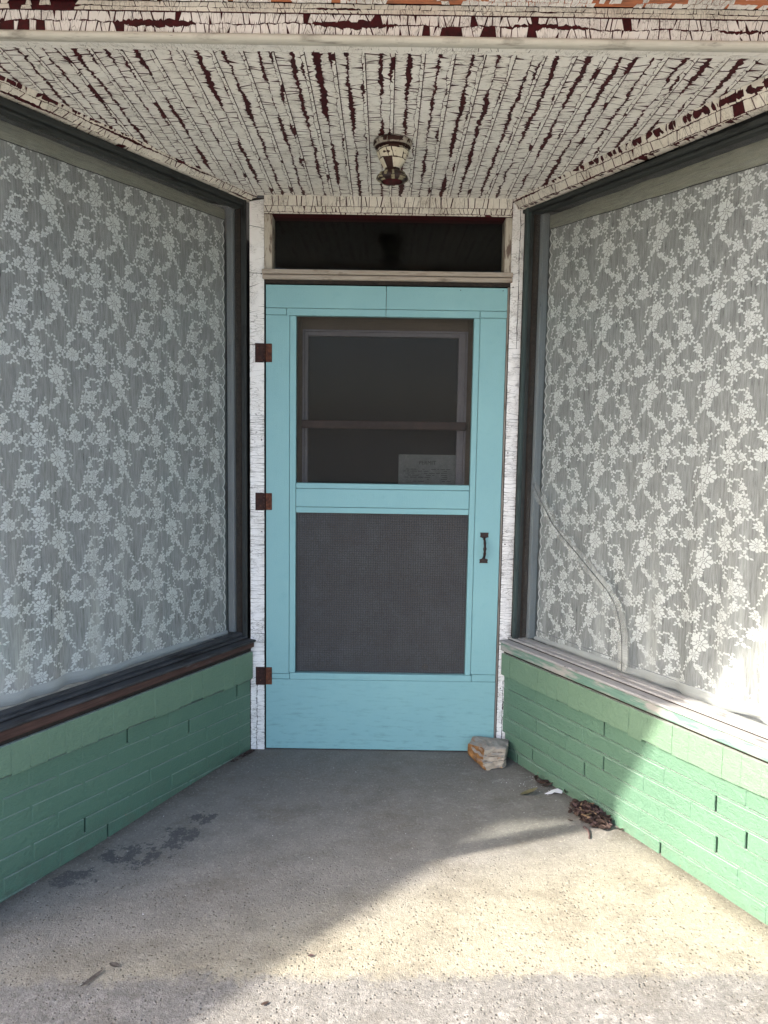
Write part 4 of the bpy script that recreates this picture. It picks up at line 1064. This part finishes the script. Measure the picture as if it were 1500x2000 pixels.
# unseen awning added on the left so its sloping end throws the soft diagonal shade
aw = thing('shade_awning', 'unseen sloping canvas awning added on the left to cast the diagonal shade', 'awning', (-5, -2, 3))
mb = MB(); pts = [(-1.25, 3.78), (-3.05, 1.98)]
mb.add([(-3.35, -1.25, 3.80), (-9, -1.25, 3.80), (-9, -3.05, 1.98), (-3.35, -3.05, 1.98), (-3.35, -1.25, 3.77), (-9, -1.25, 3.77), (-9, -3.05, 1.95), (-3.35, -3.05, 1.95)], BF); mb.build('canvas', M['canvas'], aw)
mb = MB(); tube(mb, [(-3.35, -1.25, 3.74), (-3.35, -3.05, 1.94)], .015); mb.build('arm', M['frame'], aw)

# ------------------------------------------------------------------ ceiling lamp socket, caked in old paint
lc = (.530, -.60, 2.418)
ls = thing('lamp_holder', 'bulbless ceiling lamp holder caked in cracked cream paint above the door', 'lamp holder', lc)
mb = MB(); lathe(mb, lc, [(.001, .0), (.062, .0), (.066, -.006), (.064, -.016), (.058, -.021), (.046, -.023), (.040, -.020)], 40, 0, .03); mb.build('ceiling_ring', M['rustd'], ls, smooth=True)
# bell: white core then flakes wrapped on the profile
bell = [(.030, -.016), (.046, -.020), (.053, -.026), (.0545, -.036), (.051, -.050), (.044, -.062), (.035, -.074), (.028, -.084), (.025, -.092)]
mb = MB(); lathe(mb, lc, bell, 40); bo = mb.build('bell', M['rustd'], ls, smooth=True)
def wrap(prof, name, parent, mat, cols, row, miss, hg=.0016, xg=.0024, notch=.2):
    acc = [0]
    for a, b in zip(prof, prof[1:]): acc.append(acc[-1] + hypot(b[0] - a[0], b[1] - a[1]))
    Rm = max(p[0] for p in prof)
    def fm(u, v, h):
        i = 0
        while i < len(acc) - 2 and u > acc[i + 1]: i += 1
        t_ = (u - acc[i]) / (acc[i + 1] - acc[i]); a, b = prof[i], prof[i + 1]; r = a[0] + (b[0] - a[0]) * t_ + h; z = a[1] + (b[1] - a[1]) * t_ - h * .3
        th = v / Rm; return Vector((lc[0] + r * cos(th), lc[1] + r * sin(th), lc[2] + z))
    fl = MB(); flakes(fl, fm, acc[-1], 2 * pi * Rm, cols, row, lambda k, v: .0022, hg, miss, .0008, .001, xg, notch, .006, .4, None, .1)
    fl.build(name, mat, parent)['kind'] = 'stuff'
wrap(bell[1:], 'paint_flakes', bo, M['porc'], (0, .26, .6, 1), .030, .08, .0016, .0042)
wrap([(.0635, -.002), (.068, -.008), (.066, -.017), (.060, -.0225)], 'paint_flakes', bo, M['ringp'], (0, 1), .030, .10)
mb = MB(); lathe(mb, lc, [(.025, -.090), (.026, -.098), (.030, -.102), (.044, -.108), (.052, -.116), (.0535, -.124), (.048, -.131), (.036, -.134)], 40, 0, .08); mb.build('shell', M['blackiron'], ls, smooth=True)
mb = MB(); lathe(mb, lc, [(.036, -.1335), (.033, -.126), (.030, -.118), (.001, -.117)], 32, 0, .02); mb.build('socket_well', M['red'], ls, smooth=True)
wrap([(.046, -.1075), (.0535, -.1155), (.055, -.124), (.049, -.132), (.038, -.1355)], 'paint_flakes', bo, m_paint('yellowed_flakes', (.30, .27, .17), (.14, .12, .08), .6, .8), (0, .5, 1), .013, .45, .0012, .002, .1)

# ------------------------------------------------------------------ rock holding the door
rk = MB(); import bmesh
bm = bmesh.new()
top = [(.932, -.022, .078), (1.096, -.030, .074), (1.088, -.060, .080), (1.062, -.150, .080), (.970, -.152, .082), (.905, -.070, .066), (1.01, -.09, .088)]
botm = [(.925, -.022, .0), (.905, -.060, .012), (.962, -.178, .002), (.975, -.186, 0), (1.038, -.176, .0), (1.062, -.140, .0), (1.075, -.040, .0), (1.084, -.045, .03), (1.050, -.172, .03), (.958, -.176, .03)]
for p in top + botm: bm.verts.new(p)
bmesh.ops.convex_hull(bm, input=bm.verts)
for v in [v for v in bm.verts if not v.link_faces]: bm.verts.remove(v)
bmesh.ops.triangulate(bm, faces=bm.faces)
bmesh.ops.subdivide_edges(bm, edges=bm.edges, cuts=5, use_grid_fill=True)
bmesh.ops.triangulate(bm, faces=bm.faces)
bmesh.ops.recalc_face_normals(bm, faces=bm.faces); bm.normal_update()
for v in bm.verts:
    n = v.normal; p = v.co
    d = .0065 * mn.noise(p * 24) + .0034 * mn.noise(p * 75)
    if n.y < -.4: d += .0032 * (1 if mn.noise(Vector((p.x * 9, 0, p.z * 95 + p.x * 14))) > 0.05 else -1)
    v.co = p + n * d
    if v.co.z < -.002: v.co.z = -.002
me = bpy.data.meshes.new('rock'); bm.to_mesh(me); bm.free(); me.materials.append(M['rock'])
ro = bpy.data.objects.new('rock', me); COL.objects.link(ro); me.transform(Matrix.Translation((-1.0, .1, 0))); ro.location = (1.0, -.1, .004)
tag(ro, 'brown and grey broken rock propped against the bottom right of the aqua door', 'rock')

# ------------------------------------------------------------------ leaves and litter
def leafmesh(mb, c, yaw, l, w_, curl=.3, tilt=.2, mi=0, roll=0.):
    n = 6; P = []
    for i in range(n + 1):
        t_ = i / n; x_ = (t_ - .5) * l; ww = w_ * sin(pi * min(max(t_ * .94 + .04, 0), 1)) ** .8
        z_ = curl * l * (t_ - .5) ** 2
        for q in (-1, 0, 1):
            P.append(Vector((x_, q * ww / 2, z_ + abs(q) * ww * .35 * curl * 2)))
    R = Matrix.Rotation(yaw, 3, 'Z') @ Matrix.Rotation(tilt, 3, 'Y') @ Matrix.Rotation(roll, 3, 'X')
    P = [R @ p + Vector(c) for p in P]
    F = [(3 * i + q, 3 * (i + 1) + q, 3 * (i + 1) + q + 1, 3 * i + q + 1) for i in range(n) for q in (0, 1)]
    mb.add(P, F, None, mi)
def leafthing(label, mats, specs, name='dry_leaf', cat='leaf'):
    c = specs[0][0]; mb = MB()
    for sp in specs: leafmesh(mb, *sp)
    o = mb.build(name, mats, None, off=(c[0], c[1], 0)); tag(o, label, cat); return o
fz = lambda x, y: floorz(x, y)
def L3(x, y, h=.006): return (x, y, fz(x, y) + h)
leafthing('dark curled dead leaf cluster nearest the rock, by the right wall', M['leaf'], [(L3(1.165, -.29), 1.2, .06, .02, .9, .2), (L3(1.175, -.325), -.9, .055, .018, .7, -.1), (L3(1.205, -.318), .35, .075, .022, .6, .15), (L3(1.20, -.345), .5, .06, .016, .5, 0)], 'dead_leaf_cluster', 'leaves')
leafthing('olive curled leaf left of the white scrap', M['leafo'], [(L3(1.115, -.418, .009), .10, .075, .026, .5, -.35)])
leafthing('small dark leaf right of the white scrap, against the green wall', M['leaf'], [(L3(1.262, -.41, .008), 1.0, .045, .02, .7, .1)])
mb = MB(); pts = [(1.175, -.412), (1.20, -.418), (1.215, -.408), (1.245, -.408), (1.252, -.392), (1.235, -.376), (1.21, -.378), (1.197, -.396)]
mb.add([(p[0], p[1], fz(*p) + .004 + .003 * (i % 3)) for i, p in enumerate(pts)] + [(p[0], p[1], fz(*p) + .0025 + .003 * (i % 3)) for i, p in enumerate(pts)], [tuple(range(8)), tuple(range(8, 16))[::-1]] + [((i + 1) % 8, i, 8 + i, 8 + (i + 1) % 8) for i in range(8)])
o = mb.build('paper_scrap', M['paper'], None, off=(1.21, -.40, 0)); tag(o, 'small torn white scrap of paper on the floor near the right wall', 'scrap')
# heap of leaves and sticks
mb = MB(); c0 = Vector((1.305, -.60))
for i in range(210):
    a = rnd(0, 2 * pi); r = random.random() ** .62; dx = r * cos(a) * .062; dy = r * sin(a) * .095
    x_ = c0.x + dx * 1 + .45 * dy * -.6; y_ = c0.y + dy + .0
    h = max(0, (1 - r)) * .034 + rnd(.002, .010)
    leafmesh(mb, (x_, y_, fz(x_, y_) + h), rnd(0, 2 * pi), rnd(.016, .038), rnd(.009, .020), rnd(.2, 1.4), rnd(-.5, .5), 0 if random.random() < .55 else 1, rnd(-.8, .8))
for i in range(14):
    a = rnd(0, pi); x_ = c0.x + rnd(-.035, .04); y_ = c0.y + rnd(-.05, .05); l = rnd(.02, .045); z_ = fz(x_, y_) + rnd(.02, .042)
    tube(mb, [(x_ - l / 2 * cos(a), y_ - l / 2 * sin(a), z_), (x_ + l / 2 * cos(a), y_ + l / 2 * sin(a), z_ + rnd(-.008, .008))], rnd(.0015, .003), 5, 2)
o = mb.build('leaf_pile', [M['leaf'], M['leafp'], M['straw']], None, off=(1.305, -.60, 0)); tag(o, 'small heap of dead brown leaves and sticks against the right wall', 'leaf pile')
mb = MB(); tube(mb, [(1.262, -.675, fz(1.26, -.67) + .006), (1.272, -.70, fz(1.27, -.7) + .005), (1.268, -.735, fz(1.27, -.73) + .004), (1.262, -.752, fz(1.26, -.75) + .004)], [.0035, .004, .003, .0035], 6)
o = mb.build('twig', M['leafp'], None, off=(1.27, -.71, 0)); tag(o, 'short dark twig sticking out of the leaf heap', 'twig')
# leaves on the open floor
LB = ['dead leaf crumb at the street end of the leaf heap, at the shadow edge', 'dead leaf crumb on the door side of the leaf heap, toward the rock', 'dead leaf crumb on bare floor left of the leaf heap, above the twig', 'dead leaf crumb between leaf heap and green wall, nearest the dark leaf']
for i, (x_, y_, a, l, w_, mt_) in enumerate([(1.392, -.70, .4, .03, .010, 'leaf'), (1.245, -.545, 1.9, .028, .009, 'leafp'), (1.225, -.63, 2.6, .022, .008, 'leaf'), (1.33, -.52, .9, .026, .010, 'leafp')]):
    o = leafthing(LB[i], M[mt_], [((x_, y_, floorz(x_, y_) + .004), a, l, w_, .6, .1)]); o['group'] = 'loose leaf crumbs by the heap'
def onefloor(label, x_, y_, yaw, l, w_, mat): leafthing(label, M[mat], [((x_, y_, fz(x_, y_) + .0035), yaw, l, w_, .15, 0)])
onefloor('narrow dark leaf lying lower left on the bare floor', -.242, -1.415, 1.1, .075, .014, 'grit')
onefloor('small grey leaf scrap just beyond the narrow dark leaf', -.20, -1.365, -.4, .035, .018, 'grit')
onefloor('tiny dark leaf fragment low in the middle of the floor', .235, -1.51, .6, .022, .010, 'leaf')
onefloor('tiny brown fragment on the floor left of the shadow edge', .335, -1.335, .3, .018, .010, 'leafp')
# debris along the foot of the left post and wall
mb = MB()
for i in range(60):
    s = abs(random.gauss(0, .05)); o_ = rnd(.004, .022); p = W('L', .02 + s, o_, 0)
    leafmesh(mb, (p.x + .01, p.y - .0, fz(p.x, p.y) + .003), rnd(0, 6.28), rnd(.008, .022), rnd(.003, .008), .8, rnd(-.5, .5), 0, rnd(-1, 1))
o = mb.build('corner_debris', M['leaf'], None, off=(-.05, -.05, 0)); tag(o, 'dark crumbs and leaf bits swept into the left corner at the foot of the door post', 'debris'); o['kind'] = 'stuff'
mb = MB()
def grit(x_, y_, r):
    P = []; 
    for k in range(5): a = 2 * pi * k / 5 + rnd(-.3, .3); P.append((x_ + r * cos(a) * rnd(.6, 1.2), y_ + r * sin(a) * rnd(.6, 1.2), fz(x_, y_) + .0002))
    P.append((x_, y_, fz(x_, y_) + r * .8)); mb.add(P, [(k, (k + 1) % 5, 5) for k in range(5)])
for i in range(420):
    side = random.choice('LR'); s = rnd(.0, 1.5); p = W(side, s, .002 + abs(random.gauss(0, .010)), 0); grit(p.x, p.y, rnd(.0008, .003))
for i in range(260):
    x_ = rnd(-.7, 1.7); y_ = rnd(-1.75, -.05)
    if -.1 - .5 * (-y_) < x_ < 1.1 + .45 * (-y_): grit(x_, y_, rnd(.0008, .0024))
o = mb.build('floor_grit', M['grit']); tag(o, 'scattered dark grit on the concrete floor', 'grit', kind='stuff')
mb = MB()
for i in range(90):
    if i < 45: x_ = random.gauss(1.15, .06); y_ = -.33 + (x_ - 1.12) * -.3 + random.gauss(0, .05)
    else: x_ = rnd(-.5, 1.6); y_ = rnd(-1.7, -.1)
    if -.1 - .5 * (-y_) < x_ < 1.1 + .45 * (-y_) - .02: grit(x_, y_, rnd(.0008, .0024))
o = mb.build('paint_chips', M['paper']); tag(o, 'tiny white paint chips scattered on the floor', 'chips', kind='stuff')
